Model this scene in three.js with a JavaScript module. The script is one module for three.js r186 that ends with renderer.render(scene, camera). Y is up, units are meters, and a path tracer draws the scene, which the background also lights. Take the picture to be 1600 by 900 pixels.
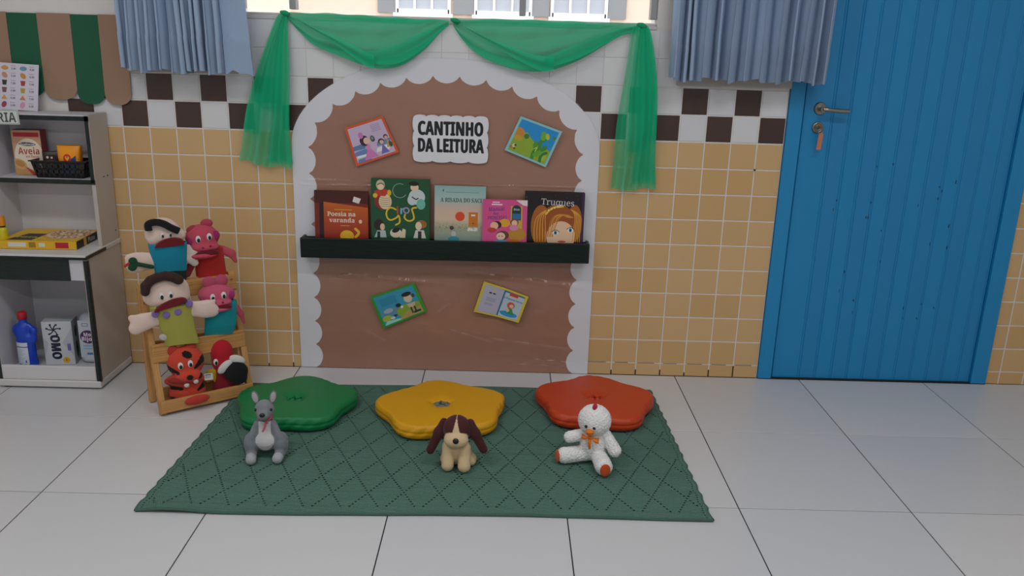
import * as THREE from 'three';
import { RoundedBoxGeometry } from 'three/addons/geometries/RoundedBoxGeometry.js';
import { mergeGeometries, mergeVertices } from 'three/addons/utils/BufferGeometryUtils.js';
import { MarchingCubes } from 'three/addons/objects/MarchingCubes.js';
import { RectAreaLightUniformsLib } from 'three/addons/lights/RectAreaLightUniformsLib.js';

// ------------------------------------------------------------------ camera, sky, lamps, exposure
const scene = new THREE.Scene();
const camera = new THREE.PerspectiveCamera(37.549, 1600 / 900, 0.05, 100);
camera.position.set(0.0512, 1.307, 3.2405);
camera.rotation.set(-0.2846, -0.0102, 0.0288, 'YXZ');
scene.add(camera);

scene.background = new THREE.Color().setRGB(0.92, 0.96, 1.0);     // overcast sky outside the window
scene.backgroundIntensity = 1.7;

RectAreaLightUniformsLib.init();
const LAMPS = [[-1.2, 1.95], [1.05, 2.15], [-0.9, 4.4], [1.3, 4.4]];   // ceiling fittings (x, z)
const LAMP_POWER = 16, LAMP_COLOR = new THREE.Color().setRGB(0.985, 0.985, 1.0);

const renderer = new THREE.WebGLRenderer();
renderer.toneMapping = THREE.LinearToneMapping;
renderer.toneMappingExposure = 1.3;
renderer.shadowMap.enabled = true;

// ------------------------------------------------------------------ helpers
let seed = 7;
const rnd = () => { seed = (seed + 0x6d2b79f5) | 0; let t = Math.imul(seed ^ (seed >>> 15), 1 | seed); t = (t + Math.imul(t ^ (t >>> 7), 61 | t)) ^ t; return ((t ^ (t >>> 14)) >>> 0) / 4294967296; };
const rr = (a, b) => a + (b - a) * rnd();
const V = (x, y, z) => new THREE.Vector3(x, y, z);
const lerp = (a, b, t) => a + (b - a) * t, clamp = (x, a = 0, b = 1) => Math.min(b, Math.max(a, x)), sstep = (a, b, x) => { const t = clamp((x - a) / (b - a)); return t * t * (3 - 2 * t); };
const taken = new Map();
function numbered(name) { const n = taken.get(name) ?? 0; taken.set(name, n + 1); return n ? name + '_' + String(n).padStart(3, '0') : name; }
function M(color, roughness = 0.8, extra = {}) { return new THREE.MeshPhysicalMaterial({ color, roughness, ...extra }); }
function mesh(name, geos, material, parent) {
  const list = [].concat(geos);
  const g = list.length > 1 ? mergeGeometries(list.map((x) => { x = x.index ? x.toNonIndexed() : x; for (const k of Object.keys(x.attributes)) if (!['position', 'normal', 'uv'].includes(k)) x.deleteAttribute(k); if (!x.attributes.uv) x.setAttribute('uv', new THREE.BufferAttribute(new Float32Array(x.attributes.position.count * 2), 2)); return x; })) : list[0];
  const m = new THREE.Mesh(g, material);
  m.name = parent ? name : numbered(name);
  m.castShadow = m.receiveShadow = true;
  (parent ?? scene).add(m);
  return m;
}
function tag(o, label, category, group, kind) { o.userData.label = label; o.userData.category = category; if (group) o.userData.group = group; if (kind) o.userData.kind = kind; return o; }
function thing(name, label, category, pos = [0, 0, 0], turn = 0, group, kind) {
  const g = new THREE.Group(); g.name = numbered(name); g.position.set(...pos); g.rotation.y = turn; scene.add(g);
  return tag(g, label, category, group, kind);
}
const bx = (w, h, d, x, y, z, r = 0) => { const g = r ? new RoundedBoxGeometry(w, h, d, 2, Math.min(r, w / 2.01, h / 2.01, d / 2.01)) : new THREE.BoxGeometry(w, h, d); return g.translate(x, y, z); };
const ell = (rx, ry, rz, x, y, z, seg = 24) => new THREE.SphereGeometry(1, seg, Math.round(seg * 0.7)).scale(rx, ry, rz).translate(x, y, z);
const cyl = (r0, r1, h, x, y, z, seg = 24) => new THREE.CylinderGeometry(r1, r0, h, seg).translate(x, y + h / 2, z);
const tube = (pts, r, seg = 32, rad = 8) => new THREE.TubeGeometry(new THREE.CatmullRomCurve3(pts.map((p) => V(...p))), seg, r, rad, false);
function sheet(nu, nv, fn) {       // parametric sheet, fn(u, v) -> [x, y, z]
  const p = [], uv = [], ix = [];
  for (let j = 0; j <= nv; j++) for (let i = 0; i <= nu; i++) { p.push(...fn(i / nu, j / nv)); uv.push(i / nu, 1 - j / nv); }
  for (let j = 0; j < nv; j++) for (let i = 0; i < nu; i++) { const a = j * (nu + 1) + i, b = a + 1, c = a + nu + 1, d = c + 1; ix.push(a, c, b, b, c, d); }
  const g = new THREE.BufferGeometry();
  g.setAttribute('position', new THREE.Float32BufferAttribute(p, 3)); g.setAttribute('uv', new THREE.Float32BufferAttribute(uv, 2)); g.setIndex(ix); g.computeVertexNormals();
  return g;
}
function tri(list, uvOf) {         // flat-shaded polygons: list of quads / triangles of [x,y,z]
  const p = [], uv = [];
  for (const f of list) for (let k = 1; k + 1 < f.length; k++) for (const q of [f[0], f[k], f[k + 1]]) { p.push(...q); uv.push(...(uvOf ? uvOf(q) : [q[0], q[1]])); }
  const g = new THREE.BufferGeometry(); g.setAttribute('position', new THREE.Float32BufferAttribute(p, 3)); g.setAttribute('uv', new THREE.Float32BufferAttribute(uv, 2)); g.computeVertexNormals();
  return g;
}
function tileGeo(w, h, t, c) {     // tile lying in xy, face at z = t, chamfered rim, corner at the origin
  const a = [[0, 0], [w, 0], [w, h], [0, h]], b = [[c, c], [w - c, c], [w - c, h - c], [c, h - c]], F = [b.map(([x, y]) => [x, y, t])];
  for (let i = 0; i < 4; i++) { const j = (i + 1) % 4; F.push([[...a[i], t - c], [...a[j], t - c], [...b[j], t], [...b[i], t]]); F.push([[...a[i], 0], [...a[j], 0], [...a[j], t - c], [...a[i], t - c]]); }
  return tri(F);
}
function extr(shape, depth, z = 0, bevel = 0, curve = 24) {
  return new THREE.ExtrudeGeometry(shape, { depth, curveSegments: curve, bevelEnabled: bevel > 0, bevelSize: bevel, bevelThickness: bevel, bevelSegments: 2 }).translate(0, 0, z);
}
function noiseTex(size, scales, rep = 1, lo = 0, hi = 255) {      // tileable value noise
  const d = new Uint8Array(size * size * 4), f = new Float32Array(size * size);
  let tot = 0;
  for (const [cells, amp] of scales) {
    const g = new Float32Array(cells * cells).map(() => rnd()); tot += amp;
    for (let y = 0; y < size; y++) for (let x = 0; x < size; x++) {
      const gx = (x / size) * cells, gy = (y / size) * cells, x0 = gx | 0, y0 = gy | 0, tx = gx - x0, ty = gy - y0, sx = tx * tx * (3 - 2 * tx), sy = ty * ty * (3 - 2 * ty), x1 = (x0 + 1) % cells, y1 = (y0 + 1) % cells;
      f[y * size + x] += amp * lerp(lerp(g[y0 * cells + x0], g[y0 * cells + x1], sx), lerp(g[y1 * cells + x0], g[y1 * cells + x1], sx), sy);
    }
  }
  for (let i = 0; i < f.length; i++) { const v = lerp(lo, hi, f[i] / tot); d[i * 4] = d[i * 4 + 1] = d[i * 4 + 2] = v; d[i * 4 + 3] = 255; }
  const t = new THREE.DataTexture(d, size, size); t.wrapS = t.wrapT = THREE.RepeatWrapping; t.magFilter = THREE.LinearFilter; t.repeat.set(rep, rep); t.needsUpdate = true;
  return t;
}
function art(w, h, draw) {         // printed picture
  const c = document.createElement('canvas'); c.width = w; c.height = h; const x = c.getContext('2d'); draw(x, w, h);
  const t = new THREE.CanvasTexture(c); t.colorSpace = THREE.SRGBColorSpace; t.magFilter = THREE.LinearFilter; return t;
}
const printed = (w, h, draw, rough = 0.5, extra = {}) => M(0xffffff, rough, { map: art(w, h, draw), ...extra });
const dot = (c, x, y, rx, ry, col, rot = 0) => { c.fillStyle = col; c.beginPath(); c.ellipse(x, y, rx, ry ?? rx, rot, 0, 7); c.fill(); };
const poly = (c, pts, col) => { c.fillStyle = col; c.beginPath(); pts.forEach((p, i) => (i ? c.lineTo(...p) : c.moveTo(...p))); c.closePath(); c.fill(); };
const curve = (c, pts, col, w) => { c.strokeStyle = col; c.lineWidth = w; c.lineCap = c.lineJoin = 'round'; c.beginPath(); c.moveTo(...pts[0]); for (let i = 1; i < pts.length - 1; i++) c.quadraticCurveTo(...pts[i], (pts[i][0] + pts[i + 1][0]) / 2, (pts[i][1] + pts[i + 1][1]) / 2); c.lineTo(...pts[pts.length - 1]); c.stroke(); };
const word = (c, s, x, y, size, col, font = 'bold', family = 'sans-serif', sx = 1, rot = 0, align = 'center') => { c.save(); c.translate(x, y); c.rotate(rot); c.scale(sx, 1); c.font = font + ' ' + size + 'px ' + family; c.textAlign = align; c.textBaseline = 'middle'; c.fillStyle = col; c.fillText(s, 0, 0); c.restore(); };
// smooth union of tapered capsules and ellipsoids, meshed: one continuous plush body
function blob(prims, k = 0.01, res = 56) {
  const lo = V(9, 9, 9), hi = V(-9, -9, -9);
  for (const p of prims) for (const [c, r] of p.a ? [[p.a, p.ra], [p.b, p.rb]] : [[p.c, Math.max(...p.r)]]) { lo.min(V(c[0] - r, c[1] - r, c[2] - r)); hi.max(V(c[0] + r, c[1] + r, c[2] + r)); }
  const ctr = lo.clone().add(hi).multiplyScalar(0.5), H = Math.max(hi.x - lo.x, hi.y - lo.y, hi.z - lo.z) / 2 * 1.12;
  const mc = new MarchingCubes(res, new THREE.MeshBasicMaterial(), false, false, 90000);
  const half = res / 2;
  const dist = (x, y, z) => {
    let d = 9;
    for (const p of prims) {
      let e;
      if (p.a) {
        const bxx = p.b[0] - p.a[0], by = p.b[1] - p.a[1], bz = p.b[2] - p.a[2], t = clamp(((x - p.a[0]) * bxx + (y - p.a[1]) * by + (z - p.a[2]) * bz) / (bxx * bxx + by * by + bz * bz));
        e = Math.hypot(x - p.a[0] - bxx * t, y - p.a[1] - by * t, z - p.a[2] - bz * t) - lerp(p.ra, p.rb, t);
      } else {
        const X = x - p.c[0], Y = y - p.c[1], Z = z - p.c[2], k0 = Math.hypot(X / p.r[0], Y / p.r[1], Z / p.r[2]), k1 = Math.hypot(X / p.r[0] ** 2, Y / p.r[1] ** 2, Z / p.r[2] ** 2);
        e = k1 < 1e-9 ? -Math.min(...p.r) : (k0 * (k0 - 1)) / k1;
      }
      const kk = p.k ?? k, h = Math.max(kk - Math.abs(d - e), 0) / kk;
      d = Math.min(d, e) - h * h * kk * 0.25;
    }
    return d;
  };
  for (let z = 0; z < res; z++) for (let y = 0; y < res; y++) for (let x = 0; x < res; x++) mc.field[x + y * res + z * res * res] = -dist(ctr.x + ((x - half) / half) * H, ctr.y + ((y - half) / half) * H, ctr.z + ((z - half) / half) * H);
  mc.isolation = 0; mc.update();
  let g = new THREE.BufferGeometry();
  g.setAttribute('position', new THREE.BufferAttribute(mc.positionArray.slice(0, mc.count * 3), 3));
  g.scale(H, H, H).translate(ctr.x, ctr.y, ctr.z);
  g = mergeVertices(g, 1e-5); g.computeVertexNormals();
  const P = g.attributes.position, uv = new Float32Array(P.count * 2);
  for (let i = 0; i < P.count; i++) { uv[i * 2] = P.getX(i) + P.getZ(i) * 0.7; uv[i * 2 + 1] = P.getY(i) + P.getZ(i) * 0.3; }
  g.setAttribute('uv', new THREE.BufferAttribute(uv, 2));
  return g;
}
function paint(g, fn) { const P = g.attributes.position, c = new Float32Array(P.count * 3), k = new THREE.Color(); for (let i = 0; i < P.count; i++) { k.set(fn(P.getX(i), P.getY(i), P.getZ(i))); c.set([k.r, k.g, k.b], i * 3); } g.setAttribute('color', new THREE.BufferAttribute(c, 3)); return g; }
const cap = (a, b, ra, rb = ra) => ({ a, b, ra, rb }), el = (c, r) => ({ c, r });

const fine = noiseTex(256, [[16, 1], [64, 1], [128, 0.7]]);
const cloudy = noiseTex(256, [[4, 1], [9, 0.7], [22, 0.4]]), worn = noiseTex(256, [[4, 1], [9, 0.7], [22, 0.4]], 1, 205, 255);
const rep = (t, a, b = a) => { const c = t.clone(); c.repeat.set(a, b); c.needsUpdate = true; return c; };

// ------------------------------------------------------------------ structure: room shell
const RX0 = -2.6, RX1 = 3.0, RZ1 = 5.6, RH = 2.9, FR = 0.954, P0 = 0.1, TF = 0.512, TX0 = -0.7741;
const colX = (c) => P0 * (c - 14), rowY = (r) => FR - P0 * r;      // wall-tile lattice
const mGrout = M(0xdedad6, 0.95, { bumpMap: rep(fine, 4), bumpScale: 0.0006 });
const mPaint = M(0xd9d8d8, 0.85, { bumpMap: rep(fine, 3), bumpScale: 0.0004 });
const WIN = { x0: -0.95, x1: 0.588, y0: 1.368, y1: 2.35 }, DOOR = { x0: 1.1, x1: 2.045, y1: 2.14 };

// floor: dark joint bed with one slab tile after another
const floor = mesh('floor', bx(RX1 - RX0 + 0.3, 0.1, RZ1 + 0.3, (RX0 + RX1) / 2, -0.052, RZ1 / 2), M(0x24211f, 0.95));
tag(floor, 'off-white glossy porcelain tile floor with dark joints', 'floor', null, 'structure');
{
  const gw = tileGeo(TF - 0.0034, TF - 0.0034, 0.012, 0.0009).rotateX(-Math.PI / 2);
  const mats = [0xcfcfd0, 0xccccce, 0xd2d1d1].map((c) => M(c, 0.34, { roughnessMap: rep(worn, 2), bumpMap: rep(fine, 1.5), bumpScale: 0.00008, specularIntensity: 0.8 }));
  for (let k = -4; k < 8; k++) for (let r = 0; r < 11; r++) { const m = mesh('floor_tile', gw, mats[Math.floor(rnd() * 3)], floor); m.position.set(TX0 + k * TF + 0.0017, -0.012, (r + 1) * TF - 0.0017); if (r > 9 || k < -3 || k > 6) { const e = m; if (e.position.x + TF > RX1 + 0.1 || e.position.x < RX0 - 0.5 || e.position.z > RZ1) floor.remove(e); } }
}
// back wall core around the window and the door
const T0 = -0.002, TH = 0.15;
const wseg = (x0, x1, y0, y1) => bx(x1 - x0, y1 - y0, TH, (x0 + x1) / 2, (y0 + y1) / 2, T0 - TH / 2);
const wallBack = mesh('wall_back', [
  wseg(RX0 - 0.15, WIN.x0, 0, RH), wseg(WIN.x0, WIN.x1, 0, WIN.y0), wseg(WIN.x0, WIN.x1, WIN.y1, RH), wseg(WIN.x1, DOOR.x0, 0, RH), wseg(DOOR.x0, DOOR.x1, DOOR.y1, RH), wseg(DOOR.x1, RX1 + 0.15, 0, RH)], mGrout);
tag(wallBack, 'tiled wall with yellow tiles below a brown and white chequered band', 'wall', null, 'structure');
{
  const w = P0 - 0.0052, g = tileGeo(w, w, 0.005, 0.0012), gWide = tileGeo(P0 - 0.0016, P0 - 0.0016, 0.005, 0.0008), gLow = tileGeo(w, 0.0505, 0.005, 0.0012), gCut = tileGeo(0.0518, w, 0.005, 0.0012), gCutLow = tileGeo(0.0518, 0.0505, 0.005, 0.0012);
  const glaze = { bumpMap: rep(fine, 6), bumpScale: 0.00015, roughnessMap: rep(worn, 3) };
  const yel = [0xcfa974, 0xd1ac78, 0xcda670, 0xd3ae7b].map((c) => M(c, 0.33, glaze)), bro = [0x4b3730, 0x46332d].map((c) => M(c, 0.28, glaze)), whi = [0xdcdcdd, 0xd8d8da].map((c) => M(c, 0.26, glaze));
  const pick = (a) => a[Math.floor(rnd() * a.length)];
  const tile = (c, r, geo = g, dx = 0, y = rowY(r + 1)) => { const m = mesh('tile', geo, r >= 0 ? pick(yel) : r < -2 ? pick(whi) : (c + r) % 2 ? pick(bro) : pick(whi), wallBack); m.position.set(colX(c) + 0.0026 + dx, y + 0.0026, -0.005); };
  const shows = (c, r) => {
    if (c < -2 || c > 36) return false;
    if (c >= 25 && c <= 34) return false;
    if (r >= 0) return c <= 6 || (c >= 17 && c <= 24) || c >= 35;
    if (r >= -2) return c <= 8 || (c >= 16 && c <= 24);
    return c >= 4 && c <= 21;
  };
  for (let c = -2; c <= 36; c++) for (let r = -4; r <= 9; r++) if (shows(c, r)) tile(c, r, r === 9 ? gLow : r < -2 ? gWide : g, r < -2 ? -0.0018 : 0, r === 9 ? -0.0012 : undefined);
  for (let r = -2; r <= 9; r++) tile(34, r, r === 9 ? gCutLow : gCut, 0.043, r === 9 ? -0.0012 : undefined);   // cut tiles beside the door frame
  // the courses past the cupboard and past the right edge, too far out of the picture to be picked apart
  const rest = [];
  for (let c = -12; c < -2; c++) for (let r = 0; r <= 8; r++) rest.push(g.clone().translate(colX(c) + 0.0026, rowY(r + 1) + 0.0026, -0.005));
  for (let c = 37; c < 43; c++) for (let r = 0; r <= 8; r++) rest.push(g.clone().translate(colX(c) + 0.0026, rowY(r + 1) + 0.0026, -0.005));
  const f = mesh('tile_field', rest, yel[0], wallBack); f.userData.kind = 'stuff';
  // grime packed into the lowest joints
  const dirt = [];
  for (const [c, h] of [[5, 0.012], [6, 0.018], [19, 0.02], [20, 0.024], [21, 0.026], [22, 0.016], [23, 0.03], [24, 0.05], [17, 0.02], [18, 0.05]]) dirt.push(bx(0.0046, h, 0.002, colX(c) + 0.0002, h / 2, -0.0018));
  for (let c = 17; c < 25; c++) dirt.push(bx(0.09, 0.0022, 0.002, colX(c) + 0.05, 0.001, -0.0006), bx(0.05 + 0.03 * rnd(), 0.0016, 0.002, colX(c) + 0.04, 0.0535, -0.0022));
  mesh('grout_dirt', dirt, M(0x3b3128, 0.95), wallBack);
  for (const [x, y] of [[1.0, 0.855], [-1.345, 0.58]]) mesh('nail', new THREE.CylinderGeometry(0.0034, 0.0034, 0.006, 10).rotateX(Math.PI / 2).translate(x, y, 0.002), M(0x1c1815, 0.6), wallBack);
}
tag(mesh('wall_left', bx(0.15, RH, RZ1 + 0.15, RX0 - 0.075, RH / 2, RZ1 / 2), mPaint), 'plain white painted side wall', 'wall', null, 'structure');
tag(mesh('wall_right', bx(0.15, RH, RZ1 + 0.15, RX1 + 0.075, RH / 2, RZ1 / 2), mPaint), 'plain white painted wall past the door', 'wall', null, 'structure');
tag(mesh('wall_front', bx(RX1 - RX0 + 0.3, RH, 0.15, (RX0 + RX1) / 2, RH / 2, RZ1 + 0.075), mPaint), 'plain white painted wall opposite the tiled wall', 'wall', null, 'structure');
tag(mesh('ceiling', bx(RX1 - RX0 + 0.3, 0.12, RZ1 + 0.3, (RX0 + RX1) / 2, RH + 0.06, RZ1 / 2), M(0xe4e3e0, 0.9)), 'white flat ceiling', 'ceiling', null, 'structure');
// pale boards behind the two curtains
{
  const m = M(0xb6aea6, 0.55, { bumpMap: rep(fine, 2), bumpScale: 0.0003 });
  tag(mesh('trim_1', bx(0.40, 0.55, 0.03, -1.15, 1.159 + 0.275, 0.0155, 0.004), m), 'pale board behind the curtain that hangs beside the striped awning', 'trim', null, 'structure');
  tag(mesh('trim_2', bx(0.425, 0.55, 0.03, 0.885, 1.162 + 0.275, 0.0155, 0.004), m), 'pale board behind the curtain that hangs beside the blue door', 'trim', null, 'structure');
}
// window
{
  const w = thing('window_1', 'wide window with painted metal frame above the reading board', 'window', [0, 0, 0], 0, null, 'structure');
  const mF = M(0x9a9a9c, 0.45), mS = M(0xc9c6c4, 0.5), z = -0.045, d = 0.05;
  mesh('sill', bx(WIN.x1 - WIN.x0, 0.014, 0.146, (WIN.x0 + WIN.x1) / 2, WIN.y0 - 0.005, -0.071, 0.003), mS, w);
  mesh('bottom_rail', bx(WIN.x1 - WIN.x0, 0.01, d, (WIN.x0 + WIN.x1) / 2, WIN.y0 + 0.007, z, 0.003), mS, w);
  mesh('top_rail', bx(WIN.x1 - WIN.x0, 0.03, d, (WIN.x0 + WIN.x1) / 2, WIN.y1 - 0.015, z, 0.003), mS, w);
  for (const x of [WIN.x0 + 0.012, WIN.x1 - 0.012]) mesh('side_rail', bx(0.024, WIN.y1 - WIN.y0 - 0.05, d, x, (WIN.y0 + WIN.y1) / 2, z, 0.003), mF, w);
  for (const x of [-0.747, 0.094]) mesh('mullion', bx(0.024, WIN.y1 - WIN.y0 - 0.05, d, x, (WIN.y0 + WIN.y1) / 2, z, 0.003), mF, w);
  const glass = M(0xffffff, 0.02, { transmission: 1, thickness: 0, ior: 1.5 });
  for (const [a, b] of [[WIN.x0 + 0.024, -0.759], [-0.735, 0.082], [0.106, WIN.x1 - 0.024]]) mesh('pane', bx(b - a, WIN.y1 - WIN.y0 - 0.05, 0.004, (a + b) / 2, (WIN.y0 + WIN.y1) / 2, z - 0.005), glass, w);
}
// door: frame, tongue-and-groove boards, handle, lock with key tag
{
  const d = thing('door_1', 'blue painted door of vertical grooved boards with lever handle', 'door', [0, 0, 0], 0, null, 'structure');
  const nick = noiseTex(256, [[6, 1], [14, 0.7], [40, 0.5]], 1, 150, 255);
  const blue = { roughnessMap: rep(nick, 1.5), bumpMap: rep(cloudy, 2), bumpScale: 0.0007 };
  const mB = M(0x1a86bd, 0.5, blue), mB2 = M(0x1c83ba, 0.5, blue), mJ = M(0x1a88bf, 0.48, blue);
  const LX0 = 1.163, LX1 = 1.9795;
  const jamb = (x0, x1) => bx(x1 - x0, DOOR.y1 - 0.004, 0.13, (x0 + x1) / 2, (DOOR.y1 - 0.004) / 2 + 0.003, -0.055, 0.003);
  mesh('jamb', jamb(1.102, 1.157), mJ, d); mesh('jamb', jamb(1.981, 2.043), mJ, d);
  mesh('lintel', bx(0.94, 0.055, 0.13, 1.5725, DOOR.y1 - 0.03, -0.055, 0.003), mJ, d);
  mesh('stop', bx(LX1 - LX0 + 0.02, DOOR.y1 - 0.06, 0.02, (LX0 + LX1) / 2, DOOR.y1 / 2 - 0.02, -0.06), M(0x12202c, 0.9), d);
  const H = 2.06, y0 = 0.006, zf = -0.004, bw = 0.0655;
  const board = (x0, x1, m) => { // chamfered vertical plank with a bead along its edge
    const c = 0.0026, t = 0.03, b = 0.010, g = [];
    g.push(tri([[[x0 + c, y0, zf], [x1 - b, y0, zf], [x1 - b, H, zf], [x0 + c, H, zf]], [[x0, y0, zf - c], [x0 + c, y0, zf], [x0 + c, H, zf], [x0, H, zf - c]],
      [[x1 - b, y0, zf], [x1 - b + 0.0015, y0, zf - 0.0018], [x1 - b + 0.0015, H, zf - 0.0018], [x1 - b, H, zf]], [[x1 - b + 0.0015, y0, zf - 0.0018], [x1 - b + 0.003, y0, zf], [x1 - b + 0.003, H, zf], [x1 - b + 0.0015, H, zf - 0.0018]],
      [[x1 - b + 0.003, y0, zf], [x1 - c, y0, zf], [x1 - c, H, zf], [x1 - b + 0.003, H, zf]], [[x1 - c, y0, zf], [x1, y0, zf - c], [x1, H, zf - c], [x1 - c, H, zf]],
      [[x0, y0, zf - t], [x1, y0, zf - t], [x1, y0, zf], [x0, y0, zf]], [[x0, y0, zf - t], [x0, y0, zf - c], [x0, H, zf - c], [x0, H, zf - t]], [[x1, y0, zf - c], [x1, y0, zf - t], [x1, H, zf - t], [x1, H, zf - c]]]));
    mesh('board', g, m, d);
  };
  board(LX0, 1.277, mB);
  let x = 1.277;
  for (let i = 0; x < LX1 - 0.02; i++) { const n = Math.min(x + bw, LX1); board(x, LX1 - n < 0.02 ? LX1 : n, i % 2 ? mB : mB2); x = LX1 - n < 0.02 ? LX1 : n; }
  const mNick = M(0x123a52, 0.8), chips = [];
  for (let i = 0; i < 26; i++) { const gx = 1.277 + bw * Math.floor(rr(1, 9)) - rr(0, 0.02), gy = rr(0.25, 0.95); chips.push(bx(rr(0.002, 0.005), rr(0.003, 0.014), 0.0012, gx, gy, zf + 0.0002)); }
  mesh('paint_chips', chips, mNick, d).userData.label = 'dark chips in the blue paint';
  const mGapStrip = M(0x1a1a1c, 0.9);
  mesh('bottom_gap_strip', [bx(0.94, 0.005, 0.02, 1.572, 0.0028, -0.002)], mGapStrip, d);  // near-black strip filling the gap between the boards and the floor
  const chrome = M(0x9c9388, 0.28, { metalness: 1 });
  const h = mesh('handle', [new THREE.CylinderGeometry(0.021, 0.024, 0.008, 28).rotateX(Math.PI / 2).translate(1.222, 1.092, 0.0), new THREE.CylinderGeometry(0.0105, 0.0115, 0.04, 20).rotateX(Math.PI / 2).translate(1.222, 1.092, 0.02),
    tube([[1.222, 1.092, 0.038], [1.235, 1.0915, 0.042], [1.27, 1.089, 0.042], [1.315, 1.087, 0.042]], 0.0078, 24, 12)], chrome, d);
  h.userData.label = 'brushed metal lever handle on a round rose';
  const l = mesh('lock', [new THREE.TorusGeometry(0.017, 0.004, 10, 28).translate(1.221, 1.022, 0.002), new THREE.CylinderGeometry(0.017, 0.017, 0.006, 24).rotateX(Math.PI / 2).translate(1.221, 1.022, 0.0), new THREE.CylinderGeometry(0.006, 0.006, 0.016, 14).rotateX(Math.PI / 2).translate(1.221, 1.024, 0.006)], chrome, d);
  mesh('key', [bx(0.0025, 0.014, 0.026, 1.221, 1.022, 0.022), new THREE.TorusGeometry(0.009, 0.0015, 8, 20).translate(1.222, 1.012, 0.034)], chrome, l);
  mesh('key_tag', bx(0.017, 0.062, 0.003, 1.224, 0.973, 0.034, 0.0014).translate(-1.224, -0.973, 0).rotateZ(-0.06).translate(1.224, 0.973, 0), M(0xc47a56, 0.6), l).userData.label = 'orange plastic key tag';
}
// outdoors: ground and the facade across the yard
tag(mesh('yard_ground', bx(24, 0.1, 13, 0, -0.35, -6.8), M(0x8f8b86, 0.95)), 'grey paved yard outside the window', 'ground', null, 'structure');
{
  const b = thing('neighbouring_building', 'cream painted building with white framed windows across the yard', 'building', [0, -0.3, -10]);
  const wall = M(0xefd6c2, 0.9), mW = M(0xf4f2f0, 0.6), grey = M(0x8c8d90, 0.6), gl = M(0xb5b9c2, 0.25), cr = M(0xf0e2cd, 0.9);
  mesh('wall', bx(16, 6, 0.3, 0, 3, -0.15), wall, b);
  mesh('wall_pier', bx(0.9, 6, 0.12, -3.65, 3, 0.06), cr, b);
  const y0 = 1.95, hh = 1.1;
  const win = (x0, x1, n) => {
    const f = mesh('window', [bx(x1 - x0, 0.06, 0.08, (x0 + x1) / 2, y0 + 0.03, 0.04), bx(x1 - x0, 0.06, 0.08, (x0 + x1) / 2, y0 + hh, 0.04), bx(0.045, hh, 0.08, x0, y0 + hh / 2, 0.04), bx(0.045, hh, 0.08, x1, y0 + hh / 2, 0.04), bx(x1 - x0 + 0.1, 0.05, 0.14, (x0 + x1) / 2, y0 - 0.025, 0.07)], mW, b);
    for (let i = 0; i < n; i++) { const w = (x1 - x0) / n; mesh('pane', bx(w - 0.04, hh - 0.06, 0.01, x0 + w * (i + 0.5), y0 + hh / 2, 0.02), gl, f); if (i) mesh('glazing_bar', bx(0.035, hh, 0.06, x0 + w * i, y0 + hh / 2, 0.035), mW, f); }
  };
  for (const [a, c] of [[-1.92, -1.66], [-0.8, -0.5], [0.36, 0.62], [1.49, 1.76]]) mesh('shutter', bx(c - a, hh, 0.05, (a + c) / 2, y0 + hh / 2, 0.025), grey, b);
  win(-1.63, -0.86, 3); win(-0.47, 0.34, 3); win(0.66, 1.46, 3); win(-4.75, -4.15, 2);
}
// ceiling lamps: a glowing diffuser in a housing with an area light in front of it
LAMPS.forEach(([x, z], i) => {
  const l = thing('ceiling_lamp', ['fluorescent ceiling lamp above the white cupboard', 'fluorescent ceiling lamp nearest the blue door', 'fluorescent ceiling lamp in the back row toward the cupboard side', 'fluorescent ceiling lamp in the back row toward the door side'][i], 'lamp', [x, RH, z], 0, 'ceiling lamps');
  mesh('housing', bx(1.24, 0.06, 0.26, 0, -0.031, 0, 0.01), M(0xe8e8e6, 0.5), l);
  mesh('diffuser', bx(1.2, 0.012, 0.22, 0, -0.065, 0, 0.004), new THREE.MeshStandardMaterial({ color: 0xffffff, emissive: LAMP_COLOR, emissiveIntensity: 1.2, roughness: 0.6 }), l);
  const a = new THREE.RectAreaLight(LAMP_COLOR, LAMP_POWER, 1.2, 0.22); a.name = 'lamp_light'; a.position.set(0, -0.075, 0); a.rotation.x = -Math.PI / 2; l.add(a);
});
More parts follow.
